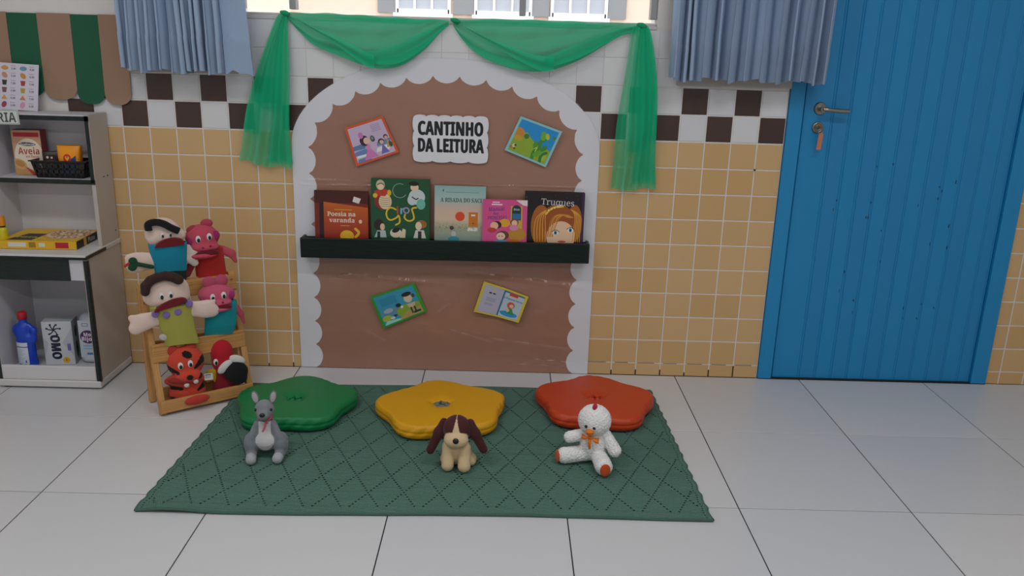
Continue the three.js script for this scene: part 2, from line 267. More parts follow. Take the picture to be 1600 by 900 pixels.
// ------------------------------------------------------------------ reading board on the wall
const kraft = { bumpMap: rep(noiseTex(256, [[3, 1], [7, 0.8], [14, 0.4]]), 2.2, 4), bumpScale: 0.0035 };
const BX = -0.182, BHX = 0.585, BSY = 0.9, BRY = 0.335;
function boardPath(inset) {         // outline of the arch, from the lower left corner over the top to the lower right corner
  const pts = [], hx = BHX - inset, ry = BRY - inset;
  for (let i = 0; i <= 20; i++) pts.push([BX - hx, (BSY * i) / 20 + 0.002]);
  for (let i = 1; i < 60; i++) { const a = Math.PI - (Math.PI * i) / 60; pts.push([BX + hx * Math.cos(a), BSY + ry * Math.sin(a)]); }
  for (let i = 20; i >= 0; i--) pts.push([BX + hx, (BSY * i) / 20 + 0.002]);
  return pts;
}
{
  const b = thing('reading_board', 'arched brown paper reading board with white scalloped border under clear plastic film', 'display board');
  const shape = (pts) => new THREE.Shape(pts.map((p) => new THREE.Vector2(...p)));
  mesh('brown_paper', extr(shape(boardPath(0.02)), 0.0012, 0.0012), M(0xa27560, 0.62, kraft), b).userData.label = 'brown kraft paper sheet';
  // scalloped inner edge: half-round tabs along the inset path
  const ip = boardPath(0.062), L = [0];
  for (let i = 1; i < ip.length; i++) L.push(L[i - 1] + Math.hypot(ip[i][0] - ip[i - 1][0], ip[i][1] - ip[i - 1][1]));
  const at = (s) => { let i = 1; while (i < L.length - 1 && L[i] < s) i++; const t = (s - L[i - 1]) / (L[i] - L[i - 1]), dx = (ip[i][0] - ip[i - 1][0]) / (L[i] - L[i - 1]), dy = (ip[i][1] - ip[i - 1][1]) / (L[i] - L[i - 1]); return [lerp(ip[i - 1][0], ip[i][0], t), lerp(ip[i - 1][1], ip[i][1], t), dy, -dx]; };
  const N = 31, tot = L[L.length - 1], inner = [];
  for (let k = 0; k < N; k++) for (let j = 0; j < 10; j++) { const t = j / 10, [x, y, nx, ny] = at(((k + t) / N) * tot), h = 0.0275 * Math.pow(Math.sin(Math.PI * t), 0.62); inner.push([x + nx * h, y + ny * h]); }
  inner.push(at(tot).slice(0, 2));
  const border = new THREE.Shape([...boardPath(0), ...inner.reverse()].map((p) => new THREE.Vector2(...p)));
  mesh('scalloped_border', extr(border, 0.0009, 0.0026), M(0xdddde2, 0.7, { bumpMap: rep(cloudy, 3), bumpScale: 0.0012 }), b).userData.label = 'white scalloped paper border';
  // clear film: creased sheet in front of the paper
  const cr = [];
  const crease = (x0, y0, x1, y1, a, w) => cr.push([x0, y0, x1, y1, a, w, a > 0.0019]);
  crease(-0.76, 0.772, 0.40, 0.768, 0.004, 0.007); crease(-0.76, 0.752, -0.3, 0.757, 0.0025, 0.005); crease(0.05, 0.757, 0.40, 0.752, 0.003, 0.005);
  crease(0.30, 0.80, 0.37, 0.765, 0.004, 0.004); crease(0.33, 0.77, 0.40, 0.745, 0.004, 0.005); crease(0.375, 0.75, 0.385, 0.62, 0.003, 0.006); crease(-0.735, 0.74, -0.745, 0.6, 0.003, 0.006);
  crease(0.28, 1.09, 0.36, 1.06, 0.003, 0.006); crease(-0.55, 0.29, -0.46, 0.285, 0.003, 0.003);
  crease(-0.33, 0.21, -0.25, 0.195, 0.003, 0.004); crease(-0.17, 0.18, 0.02, 0.125, 0.004, 0.005); crease(0.0, 0.145, 0.37, 0.10, 0.003, 0.005); crease(0.05, 0.04, 0.33, 0.03, 0.003, 0.004); crease(-0.12, 0.065, -0.05, 0.085, 0.003, 0.003);
  crease(0.18, 0.06, 0.38, 0.045, 0.003, 0.005); crease(-0.5, 0.165, -0.42, 0.12, 0.002, 0.006); crease(-0.22, 0.24, -0.16, 0.29, 0.002, 0.008); crease(-0.62, 0.4, -0.2, 0.37, 0.002, 0.012); crease(-0.1, 0.42, 0.36, 0.37, 0.002, 0.012);
  for (let i = 0; i < 46; i++) { const x = rr(-0.75, 0.36), y = rr(0.01, 1.05), a = rr(-0.45, 0.35), l = rr(0.02, 0.14); crease(x, y, x + l * Math.cos(a), y + l * Math.sin(a), rr(0.0006, 0.0018), rr(0.004, 0.012)); }
  const film = sheet(470, 520, (u, v) => {
    const y = 0.001 + (1 - v) * 1.236, oy = clamp((y - BSY) / (BRY + 0.004), 0, 1), hx = (BHX + 0.004) * Math.sqrt(Math.max(0, 1 - oy * oy)), x = BX + (2 * u - 1) * hx;
    let z = 0.0052 + 0.0008 * Math.sin(x * 21 + y * 7) * Math.sin(y * 17 - x * 5);
    for (const [x0, y0, x1, y1, a, w, sharp] of cr) { const dx = x1 - x0, dy = y1 - y0, l2 = dx * dx + dy * dy, t = ((x - x0) * dx + (y - y0) * dy) / l2; if (t < -0.05 || t > 1.05) continue; const d = Math.abs((x - x0) * dy - (y - y0) * dx) / Math.sqrt(l2); if (d < 3 * w) z += (sharp ? w * (0.8 + 0.34 * Math.sin(t * 19 + x0 * 40) + 0.2 * Math.sin(Math.sqrt(l2) * t * 370 + y0 * 50)) * Math.max(0, 1 - d / w) : a * Math.exp(-((d / w) ** 2))) * sstep(-0.05, 0.15, t) * (1 - sstep(0.85, 1.05, t)) * (0.7 + 0.3 * Math.sin(t * 23)); }
    return [x, y, z];
  });
  mesh('plastic_film', film, M(0xffffff, 0.16, { transmission: 1, thickness: 0, ior: 1.45 }), b).userData.label = 'clear creased plastic film';
}
// title card
{
  const t = thing('title_card', 'white cloud-edged card lettered CANTINHO DA LEITURA on the brown board', 'sign', [-0.164, 0.941, 0.011]);
  const w = 0.286, h = 0.178, s = new THREE.Shape(), nx = 6, ny = 3, r = 0.006;
  const P = [];
  const edge = (x0, y0, x1, y1, n) => { for (let k = 0; k < n; k++) for (let j = 0; j < 8; j++) { const a = j / 8, f = (k + a) / n, b = r * Math.pow(Math.sin(Math.PI * a), 0.6), dx = x1 - x0, dy = y1 - y0, l = Math.hypot(dx, dy); P.push([x0 + dx * f + (dy / l) * b, y0 + dy * f - (dx / l) * b]); } };
  const X = w / 2 - r, Y = h / 2 - r; edge(-X, -Y, X, -Y, 4); edge(X, -Y, X, Y, ny); edge(X, Y, -X, Y, nx); edge(-X, Y, -X, -Y, ny);
  P.forEach((p, i) => (i ? s.lineTo(...p) : s.moveTo(...p))); s.closePath();
  mesh('card', extr(s, 0.002, 0), M(0xe2e2e6, 0.6), t);
  const txt = printed(1024, 600, (c, W, H) => { c.fillStyle = '#e2e2e6'; c.fillRect(0, 0, W, H); const line = (t, y, wide) => { c.font = 'bold 268px sans-serif'; const sx = wide / c.measureText(t).width; for (const [dx, dy] of [[0, 0], [-7, 0], [7, 0], [0, 5], [0, -5]]) word(c, t, W / 2 + dx, y + dy, 262, '#101418', 'bold', 'sans-serif', sx); }; line('CANTINHO', 168, 955); line('DA LEITURA', 408, 965); }, 0.55);
  mesh('lettering', new THREE.PlaneGeometry(0.272, 0.159).translate(0, 0.004, 0.0024), txt, t);
}
// four little picture books fixed to the board
function picture(name, label, q, draw, rim, lift = 0.012, fold = 0) {       // q: corners tl, tr, br, bl
  const c = [0, 1].map((k) => (q[0][k] + q[1][k] + q[2][k] + q[3][k]) / 4), t = thing(name, label, 'picture', [c[0], c[1], 0.0105], 0, 'little pictures on the brown board');
  const loc = (u, v, e = 0) => { u = lerp(e, 1 - e, u); v = lerp(e, 1 - e, v); return [0, 1].map((k) => lerp(lerp(q[0][k], q[1][k], u), lerp(q[3][k], q[2][k], u), v) - c[k]); };
  const zz = (u, v) => (fold ? 0.002 + 0.012 * Math.abs(u - 0.5) * 2 * fold : 0.002 + lift * (1 - v) * 0.35);
  const front = sheet(16, 12, (u, v) => [...loc(u, v), zz(u, v) + 0.004]), back = sheet(16, 12, (u, v) => [...loc(1 - u, v), zz(1 - u, v)]);
  const rims = [[0, 0, 1, 0], [1, 0, 1, 1], [1, 1, 0, 1], [0, 1, 0, 0]].map(([a, b, d, e]) => sheet(16, 1, (u, v) => { const x = lerp(a, d, u), y = lerp(b, e, u); return [...loc(x, y), zz(x, y) + 0.004 * v]; }));
  mesh('cover', [front, back, ...rims], M(rim, 0.45), t);
  mesh('print', sheet(16, 12, (u, v) => [...loc(u, v, 0.055), zz(lerp(0.055, 0.945, u), lerp(0.055, 0.945, v)) + 0.0046]), printed(512, 440, draw, 0.45), t);
}
picture('picture_book', 'orange-edged little picture of a pink gowned girl with onlookers', [[-0.561, 0.973], [-0.418, 1.021], [-0.358, 0.888], [-0.521, 0.829]], (c, W, H) => {
  c.fillStyle = '#c9b4cf'; c.fillRect(0, 0, W, H); for (const [a, b, d] of [[0, 230, '#5f7fb0'], [30, 330, '#e8e6ee'], [10, 300, '#6a88b8'], [330, 260, '#6a88b8'], [300, 330, '#e8e6ee'], [20, 400, '#6a88b8']]) poly(c, [[a, b], [a + 200, b - 10], [a + 150, b + 60], [a - 20, b + 50]], d);
  c.fillStyle = '#a38fae'; for (let i = 0; i < 5; i++) c.fillRect(320, 34 + i * 20, 130, 8);
  poly(c, [[200, 270], [100, 430], [290, 430]], '#d77fb8'); dot(c, 195, 285, 34, 40, '#d98abf'); dot(c, 175, 195, 62, 66, '#3a2630'); dot(c, 205, 205, 44, 44, '#e7bfa8'); dot(c, 150, 120, 34, 40, '#cf79b0');
  dot(c, 290, 200, 30, 40, '#2e3b38'); dot(c, 290, 195, 18, 22, '#7e8f86'); dot(c, 385, 265, 40, 36, '#3b2622'); dot(c, 388, 275, 28, 26, '#e2b79c'); poly(c, [[330, 420], [390, 295], [440, 420]], '#7468b4'); dot(c, 465, 225, 30, 30, '#3b2622'); dot(c, 466, 235, 22, 22, '#dba98e'); poly(c, [[430, 360], [468, 255], [510, 370]], '#d0a03c'); dot(c, 490, 330, 22, 40, '#35564a');
}, 0xd95a2a);
picture('picture_book', 'pale blue edged little picture of a giant green plant under blue sky', [[0.098, 1.035], [0.256, 0.982], [0.199, 0.846], [0.041, 0.907]], (c, W, H) => {
  c.fillStyle = '#1f8fd0'; c.fillRect(0, 0, W, H); poly(c, [[0, 200], [140, 140], [260, 220], [512, 260], [512, 440], [0, 440]], '#8fae2e'); dot(c, 40, 180, 80, 70, '#c98a3a'); dot(c, 60, 250, 60, 34, '#c4a02e'); dot(c, 150, 190, 34, 34, '#3f7a34');
  curve(c, [[330, 440], [300, 330], [380, 280], [330, 200], [400, 130], [380, 90]], '#3f8a2c', 44); curve(c, [[440, 440], [410, 350], [470, 300]], '#2f7a34', 36); for (const [x, y, r, k] of [[350, 110, 60, '#6fae30'], [400, 100, 42, '#b9c436'], [300, 250, 50, '#4a9632'], [420, 260, 50, '#3a8a3a'], [370, 350, 60, '#63a52f'], [470, 370, 40, '#a9bb33'], [490, 90, 30, '#3f8a3c']]) { dot(c, x, y, r, r * 0.6, k, x); }
  curve(c, [[310, 300], [340, 260], [330, 330]], '#d6df6a', 10); dot(c, 50, 360, 22, 26, '#d8c9a8'); dot(c, 66, 350, 14, 14, '#3a2a22'); dot(c, 20, 390, 20, 18, '#b4754a'); dot(c, 70, 396, 16, 12, '#6a4a36');
}, 0x8fc6cc);
picture('picture_book', 'green edged little picture of a boy standing by green bushes', [[-0.478, 0.312], [-0.303, 0.376], [-0.254, 0.257], [-0.426, 0.18]], (c, W, H) => {
  c.fillStyle = '#3a98b8'; c.fillRect(0, 0, W, H); c.fillStyle = '#348bab'; c.fillRect(50, 50, 210, 120); dot(c, 130, 270, 120, 60, '#5f8fa8'); dot(c, 110, 250, 60, 34, '#9fb0bc'); dot(c, 320, 330, 120, 90, '#8aa834'); dot(c, 60, 350, 60, 44, '#a9b83a'); dot(c, 450, 330, 90, 80, '#8da23a'); poly(c, [[150, 440], [330, 350], [512, 340], [512, 440]], '#b59a62');
  poly(c, [[0, 440], [40, 390], [200, 410], [230, 440]], '#9fd6cf'); dot(c, 250, 220, 34, 30, '#1d2c3c'); dot(c, 285, 262, 18, 18, '#e6e6e0'); dot(c, 395, 170, 52, 62, '#d8c3a4'); dot(c, 395, 100, 62, 34, '#2c2420'); poly(c, [[350, 250], [460, 250], [440, 320], [370, 320]], '#cdb794'); c.fillStyle = '#1f3a44'; c.fillRect(375, 310, 20, 100); c.fillRect(420, 310, 20, 100); dot(c, 465, 150, 22, 30, '#4a443c'); c.fillStyle = '#18402e'; c.fillRect(400, 385, 90, 34);
  dot(c, 130, 370, 30, 22, '#c8d2cc'); dot(c, 170, 350, 24, 18, '#26404a');
}, 0x2f9a2c);
picture('picture_book', 'open yellow-edged little book with a red-haired figure on blue', [[-0.027, 0.39], [0.15, 0.331], [0.114, 0.222], [-0.066, 0.264]], (c, W, H) => {
  c.fillStyle = '#b4b4c8'; c.fillRect(0, 0, 256, H); c.fillStyle = '#b6c6d2'; c.fillRect(256, 0, 256, H); c.fillStyle = '#33709a'; c.fillRect(246, 0, 20, H); c.fillRect(256, 0, 256, 26);
  dot(c, 90, 110, 20, 12, '#2a2a44'); dot(c, 140, 110, 20, 12, '#2a2a44'); dot(c, 130, 70, 24, 20, '#c9c06a'); c.fillStyle = '#8d8cae'; for (let i = 0; i < 3; i++) c.fillRect(60, 190 + i * 22, 120, 8); c.fillRect(60, 280, 100, 8); c.fillRect(60, 300, 110, 8);
  c.fillStyle = '#c8452a'; c.fillRect(320, 10, 110, 52); word(c, 'A Pequena Sereia', 385, 112, 44, '#173b4a', 'bold', 'serif', 0.62);
  dot(c, 385, 370, 110, 46, '#2a8fc4'); dot(c, 380, 215, 48, 56, '#c85a4c'); dot(c, 390, 225, 26, 30, '#e6b89e'); poly(c, [[360, 270], [410, 270], [450, 370], [340, 350]], '#3a8f4e'); dot(c, 360, 310, 22, 30, '#e0b79a');
}, 0xd6c23a, 0.01, 0.8);

// tray shelf with five books
{
  const s = thing('book_ledge', 'narrow dark green tape-wrapped tray shelf across the brown board', 'shelf');
  const wr = { bumpMap: rep(noiseTex(256, [[3, 1], [8, 0.7], [20, 0.3]]), 5, 1.5), bumpScale: 0.0014 };
  const m = M(0x051a13, 0.36, { ...wr, specularIntensity: 0.6 }), x0 = -0.73, x1 = 0.379, cx = (x0 + x1) / 2;
  const tilt = (g) => g.translate(-cx, 0, 0).rotateZ(0.0045).translate(cx, 0, 0);
  mesh('front_board', tilt(bx(x1 - x0, 0.079, 0.012, cx, 0.524, 0.0745, 0.004)), m, s);
  mesh('base_board', tilt(bx(x1 - x0 - 0.024, 0.012, 0.06, cx, 0.4905, 0.0386, 0.002)), m, s);
  mesh('back_board', tilt(bx(x1 - x0, 0.07, 0.006, cx, 0.52, 0.0115, 0.002)), m, s);
  for (const x of [x0 + 0.006, x1 - 0.006]) mesh('end_cap', tilt(bx(0.012, 0.075, 0.055, x, 0.5245, 0.0415, 0.003)), m, s);
}
function book(label, x0, x1, top, z, th, draw, spine, lean = 0.05, rot = 0) {
  const w = x1 - x0, h = top - 0.4985, b = thing('picture_book', label, 'book', [(x0 + x1) / 2, 0.4985, z], rot, 'books on the tray shelf'); b.rotation.x = -lean; b.rotation.order = 'YXZ';
  mesh('pages', bx(w - 0.006, h - 0.006, th - 0.004, 0.001, h / 2, -th / 2), M(0xd8d2c2, 0.9), b);
  const c = mesh('cover', [bx(w, h, 0.0022, 0, h / 2, -0.0011), bx(w, h, 0.0022, 0, h / 2, -th + 0.0011), bx(0.003, h, th, -w / 2 + 0.0015, h / 2, -th / 2)], M(spine, 0.4), b);
  mesh('print', new THREE.PlaneGeometry(w, h).translate(0, h / 2, 0.0004), printed(Math.round(w * 3000), Math.round(h * 3000), draw, 0.38), c);
}
book('dark red square book lettered Poesia na varanda on the tray', -0.682, -0.477, 0.737, 0.043, 0.012, (c, W, H) => {
  c.fillStyle = '#4a1712'; c.fillRect(0, 0, W, H); c.fillStyle = '#7c2418'; c.fillRect(0, H * 0.2, W, H); poly(c, [[W * 0.17, H * 0.18], [W, H * 0.26], [W, H], [W * 0.17, H]], '#b8461c'); const g = c.createLinearGradient(0, H * 0.2, 0, H * 0.8); g.addColorStop(0, '#c9641e'); g.addColorStop(1, '#9c2a18'); c.fillStyle = g; c.beginPath(); c.moveTo(W * 0.17, H * 0.18); c.lineTo(W, H * 0.265); c.lineTo(W, H); c.lineTo(W * 0.17, H); c.fill(); c.fillStyle = '#2c1420'; c.fillRect(W * 0.09, H * 0.19, W * 0.08, H);
  poly(c, [[W * 0.74, H * 0.085], [W * 0.87, H * 0.12], [W * 0.83, H * 0.2], [W * 0.71, H * 0.17]], '#e4dfdc'); word(c, 'Poesia na', W * 0.5, H * 0.375, H * 0.098, '#efe2d6', 'bold', 'serif', 0.98); word(c, 'varanda', W * 0.51, H * 0.475, H * 0.098, '#efe2d6', 'bold', 'serif', 1); c.fillStyle = '#d59a3a'; c.fillRect(W * 0.37, H * 0.295, W * 0.33, H * 0.016); c.fillRect(W * 0.48, H * 0.555, W * 0.17, H * 0.013);
  dot(c, W * 0.855, H * 0.49, W * 0.03, H * 0.032, '#e8cdb8'); dot(c, W * 0.6, H * 0.73, W * 0.13, H * 0.095, '#e8b824'); curve(c, [[W * 0.76, H * 0.74], [W * 0.85, H * 0.68], [W * 0.76, H * 0.61]], '#e8b824', W * 0.05); dot(c, W * 0.6, H * 0.78, W * 0.08, H * 0.04, '#f0c840');
}, 0x551a14);
book('tall green book with costumed doll figures and yellow lettering', -0.464, -0.24, 0.79, 0.048, 0.01, (c, W, H) => {
  c.fillStyle = '#15512f'; c.fillRect(0, 0, W, H); const k = H * 0.78;
  dot(c, W * 0.2, k * 0.38, W * 0.145, k * 0.15, '#8e2a26'); dot(c, W * 0.24, k * 0.39, W * 0.11, k * 0.13, '#e3cfa8'); c.strokeStyle = '#7a5a46'; c.lineWidth = 4; for (let i = 0; i < 5; i++) { c.beginPath(); c.moveTo(W * 0.15, k * (0.32 + i * 0.035)); c.quadraticCurveTo(W * 0.24, k * (0.35 + i * 0.035), W * 0.33, k * (0.32 + i * 0.035)); c.stroke(); } poly(c, [[W * 0.05, k * 0.22], [W * 0.18, k * 0.16], [W * 0.31, k * 0.2], [W * 0.24, k * 0.3], [W * 0.1, k * 0.29]], '#c23a28'); dot(c, W * 0.07, k * 0.29, W * 0.04, k * 0.04, '#e2b62c'); dot(c, W * 0.31, k * 0.24, W * 0.035, k * 0.05, '#e2b62c'); dot(c, W * 0.16, k * 0.11, W * 0.075, k * 0.085, '#cdbb94'); dot(c, W * 0.165, k * 0.14, W * 0.05, k * 0.05, '#ead3b4'); curve(c, [[W * 0.11, k * 0.11], [W * 0.165, k * 0.07], [W * 0.22, k * 0.11]], '#3a2a22', 9);
  dot(c, W * 0.78, k * 0.3, W * 0.14, k * 0.13, '#c7d2d2'); dot(c, W * 0.7, k * 0.35, W * 0.08, k * 0.09, '#c7d2d2'); dot(c, W * 0.85, k * 0.42, W * 0.075, k * 0.09, '#6fb8a8'); dot(c, W * 0.74, k * 0.14, W * 0.07, k * 0.06, '#e6cba6'); dot(c, W * 0.73, k * 0.075, W * 0.085, k * 0.04, '#181614'); curve(c, [[W * 0.7, k * 0.3], [W * 0.76, k * 0.35], [W * 0.8, k * 0.32]], '#14181a', 12);
  c.strokeStyle = '#cfd8c6'; c.lineWidth = 4; c.beginPath(); c.arc(W * 0.49, k * 0.2, W * 0.12, 0.6, 5.2); c.stroke();
  curve(c, [[W * 0.42, k * 0.52], [W * 0.33, k * 0.46], [W * 0.24, k * 0.58], [W * 0.3, k * 0.72], [W * 0.44, k * 0.66], [W * 0.47, k * 0.6], [W * 0.5, k * 0.74], [W * 0.42, k * 0.78]], '#e0c02c', 19); word(c, 'i', W * 0.45, k * 0.535, k * 0.17, '#c9403a'); word(c, 'r', W * 0.525, k * 0.53, k * 0.19, '#84b6cc'); c.strokeStyle = '#b69ac8'; c.lineWidth = 13; c.beginPath(); c.arc(W * 0.6, k * 0.53, W * 0.045, 0, 7); c.stroke();
  curve(c, [[W * 0.77, k * 0.48], [W * 0.68, k * 0.48], [W * 0.72, k * 0.58], [W * 0.74, k * 0.68], [W * 0.64, k * 0.72], [W * 0.56, k * 0.66], [W * 0.58, k * 0.6]], '#e0c02c', 19);
  dot(c, W * 0.13, k * 0.79, W * 0.085, k * 0.1, '#2a1a18'); dot(c, W * 0.19, k * 0.82, W * 0.04, k * 0.06, '#e4c6a2'); poly(c, [[W * 0.05, k], [W * 0.1, k * 0.88], [W * 0.24, k * 0.88], [W * 0.26, k]], '#b7c4c6'); c.fillStyle = '#1e2a28'; c.fillRect(W * 0.1, k * 0.9, W * 0.05, k * 0.12); dot(c, W * 0.42, k * 0.92, W * 0.1, k * 0.08, '#e2d6ba'); dot(c, W * 0.42, k * 0.87, W * 0.07, k * 0.04, '#1a1614', -0.4); poly(c, [[W * 0.48, k], [W * 0.54, k * 0.84], [W * 0.59, k * 0.86], [W * 0.58, k]], '#e2d3ac'); dot(c, W * 0.86, k * 0.76, W * 0.09, k * 0.07, '#a06a2c'); dot(c, W * 0.81, k * 0.79, W * 0.055, k * 0.07, '#ead0b0'); poly(c, [[W * 0.72, k], [W * 0.76, k * 0.86], [W * 0.9, k * 0.86], [W * 0.94, k]], '#d5d6c6'); c.fillStyle = '#22342c'; c.fillRect(W * 0.8, k * 0.88, W * 0.06, k * 0.13);
}, 0x113f26);
book('pale teal book lettered A RISADA DO SACI with a red sun', -0.222, -0.026, 0.767, 0.044, 0.012, (c, W, H) => {
  const k = H * 0.8, g = c.createLinearGradient(0, 0, 0, k); g.addColorStop(0, '#8fb6b4'); g.addColorStop(0.24, '#a9c4be'); g.addColorStop(0.4, '#d6b7a6'); g.addColorStop(0.6, '#d9c0a4'); g.addColorStop(0.75, '#a9a98c'); g.addColorStop(1, '#8ba39a'); c.fillStyle = g; c.fillRect(0, 0, W, H);
  c.fillStyle = '#4e6d72'; c.fillRect(W * 0.22, k * 0.105, W * 0.64, 4); dot(c, W * 0.17, k * 0.08, 7, 14, '#3a5a60'); word(c, 'A RISADA DO SACI', W * 0.52, k * 0.25, k * 0.1, '#16262c', 'bold', 'serif', 0.78);
  dot(c, W * 0.5, k * 0.54, W * 0.092, W * 0.092, '#e0482a'); c.fillStyle = '#d07a1c'; c.fillRect(W * 0.67, k * 0.46, W * 0.18, k * 0.26); c.fillStyle = '#e8e4dc'; c.fillRect(W * 0.72, k * 0.5, W * 0.08, k * 0.03); c.fillRect(W * 0.65, k * 0.74, W * 0.2, k * 0.06); dot(c, W * 0.76, k * 0.66, 9, 9, '#7a3a1a'); for (let i = 0; i < 60; i++) dot(c, W * ((i * 0.37) % 1), k * (0.66 + ((i * 0.173) % 0.16)), 5, 3, i % 2 ? '#5f5a3c' : '#8a7a4a', i);
  for (let i = 0; i < 6; i++) { c.strokeStyle = '#5a5238'; c.lineWidth = 4; c.beginPath(); c.arc(W * (0.12 + i * 0.13), k * 0.74, 11, 0.6, 4.4); c.stroke(); } dot(c, W * 0.34, k * 0.75, W * 0.042, W * 0.042, '#4a3a34'); dot(c, W * 0.38, k * 0.86, W * 0.05, k * 0.05, '#b9c6c2'); dot(c, W * 0.38, k * 0.96, W * 0.11, k * 0.06, '#3f9aa4');
}, 0x8fb4ae);
book('small pink book with cartoon children by a window', -0.037, 0.134, 0.723, 0.062, 0.008, (c, W, H) => {
  const k = H * 0.72; c.fillStyle = '#d8508e'; c.fillRect(0, 0, W, H); word(c, 'Manual', W * 0.31, k * 0.22, k * 0.13, '#4a3a86', 'bold', 'sans-serif', 0.8, -0.08); word(c, 'das', W * 0.3, k * 0.33, k * 0.08, '#4a3a86'); word(c, 'PRINCESAS', W * 0.33, k * 0.43, k * 0.12, '#6a3a7a', 'bold', 'sans-serif', 0.72, -0.06); c.fillStyle = '#f0dce6'; c.fillRect(W * 0.22, k * 0.05, W * 0.16, k * 0.025); c.fillRect(W * 0.2, k * 0.1, W * 0.24, k * 0.03);
  poly(c, [[W * 0.74, 0], [W, 0], [W, k * 0.14], [W * 0.9, k * 0.12]], '#e8dcd6'); c.fillStyle = '#caa83a'; c.fillRect(W * 0.63, k * 0.14, W * 0.26, k * 0.6); c.fillStyle = '#24343c'; c.beginPath(); c.ellipse(W * 0.76, k * 0.22, W * 0.1, k * 0.1, 0, 0, 7); c.fill(); c.fillRect(W * 0.66, k * 0.22, W * 0.2, k * 0.26); c.fillStyle = '#2c6fa0'; c.fillRect(W * 0.67, k * 0.32, W * 0.18, k * 0.14); word(c, 'Dicas', W * 0.76, k * 0.22, k * 0.07, '#c8d8d2', 'bold', 'sans-serif', 0.8);
  dot(c, W * 0.5, k * 0.55, W * 0.12, k * 0.1, '#e2a52a'); dot(c, W * 0.78, k * 0.82, W * 0.2, k * 0.16, '#c08a2a'); dot(c, W * 0.72, k * 0.53, W * 0.09, k * 0.09, '#8a4a2c'); dot(c, W * 0.72, k * 0.55, W * 0.065, k * 0.07, '#ecc0a8'); dot(c, W * 0.71, k * 0.66, W * 0.1, k * 0.07, '#d88ab0'); dot(c, W * 0.32, k * 0.6, W * 0.11, k * 0.09, '#2a1a16'); dot(c, W * 0.27, k * 0.62, W * 0.09, k * 0.09, '#ecb896'); dot(c, W * 0.22, k * 0.73, W * 0.1, k * 0.06, '#c23a3a'); dot(c, W * 0.46, k * 0.85, W * 0.14, k * 0.11, '#6a3a22'); dot(c, W * 0.42, k * 0.87, W * 0.1, k * 0.09, '#efc4a8'); dot(c, W * 0.42, k * 1.02, W * 0.16, k * 0.07, '#5a9ac8'); dot(c, W * 0.7, k * 1.0, W * 0.14, k * 0.07, '#c86a2c'); dot(c, W * 0.38, k * 0.87, 5, 9, '#222'); dot(c, W * 0.45, k * 0.87, 5, 9, '#222');
}, 0xc8437e);
book('thick black starry book lettered Truques with a long-haired girl', 0.124, 0.352, 0.755, 0.052, 0.026, (c, W, H) => {
  const k = H * 0.74; c.fillStyle = '#120c12'; c.fillRect(0, 0, W, H); for (let i = 0; i < 130; i++) dot(c, W * ((i * 0.618) % 1), k * ((i * 0.377 + 0.1) % 1), 1.5 + (i % 3), 1.5 + (i % 3), ['#7a3a5a', '#8c8894', '#5a2a4a'][i % 3]); c.fillStyle = '#4a1a52'; c.fillRect(W * 0.955, 0, W * 0.03, H); c.strokeStyle = '#b7b2b8'; c.lineWidth = 2; for (let i = 0; i < 14; i++) { c.beginPath(); c.arc(W * 0.03, k * (0.1 + i * 0.066), 5, 0.5, 4 + (i % 3)); c.stroke(); }
  const hair = '#a9601c', hi = '#e0a03c'; dot(c, W * 0.28, k * 0.68, W * 0.17, k * 0.42, hair); dot(c, W * 0.84, k * 0.62, W * 0.13, k * 0.38, hair); dot(c, W * 0.56, k * 0.56, W * 0.28, k * 0.32, '#9c4f18'); dot(c, W * 0.62, k * 0.9, W * 0.24, k * 0.32, '#eac3a0');
  for (let i = 0; i < 5; i++) { curve(c, [[W * 0.36, k * 0.36], [W * (0.2 + i * 0.035), k * 0.46], [W * (0.16 + i * 0.05), k * 0.75], [W * (0.18 + i * 0.045), k]], hi, 9); curve(c, [[W * 0.78, k * 0.34], [W * (0.86 + i * 0.025), k * 0.42], [W * (0.84 + i * 0.025), k * 0.7], [W * (0.82 + i * 0.03), k]], hi, 8); curve(c, [[W * (0.4 + i * 0.02), k * 0.9], [W * (0.42 + i * 0.03), k * 0.56], [W * (0.56 + i * 0.03), k * 0.42], [W * (0.74 + i * 0.02), k * 0.5]], i % 2 ? hi : '#c07a28', 10); }
  curve(c, [[W * 0.36, k * 0.44], [W * 0.44, k * 0.3], [W * 0.64, k * 0.28]], '#e3c02c', 22); for (let i = 0; i < 5; i++) dot(c, W * (0.4 + i * 0.05), k * (0.36 - i * 0.025), 9, 12, '#efe0a0');
  word(c, 'Truques', W * 0.55, k * 0.2, k * 0.17, '#d8d4d4', 'normal', 'serif', 1.0, 0.04);
  for (const x of [0.53, 0.78]) { const y = x > 0.6 ? 0.76 : 0.82; dot(c, W * x, k * y, W * 0.05, k * 0.045, '#eceff0'); dot(c, W * x, k * y, W * 0.026, k * 0.04, '#3f7fa4'); dot(c, W * x, k * y, W * 0.013, k * 0.022, '#10181c'); curve(c, [[W * (x - 0.06), k * (y - 0.02)], [W * x, k * (y - 0.075)], [W * (x + 0.06), k * (y - 0.02)]], '#3a1c12', 7); } dot(c, W * 0.64, k * 1.0, W * 0.07, k * 0.022, '#c4574e');
}, 0x14101a, 0.03);

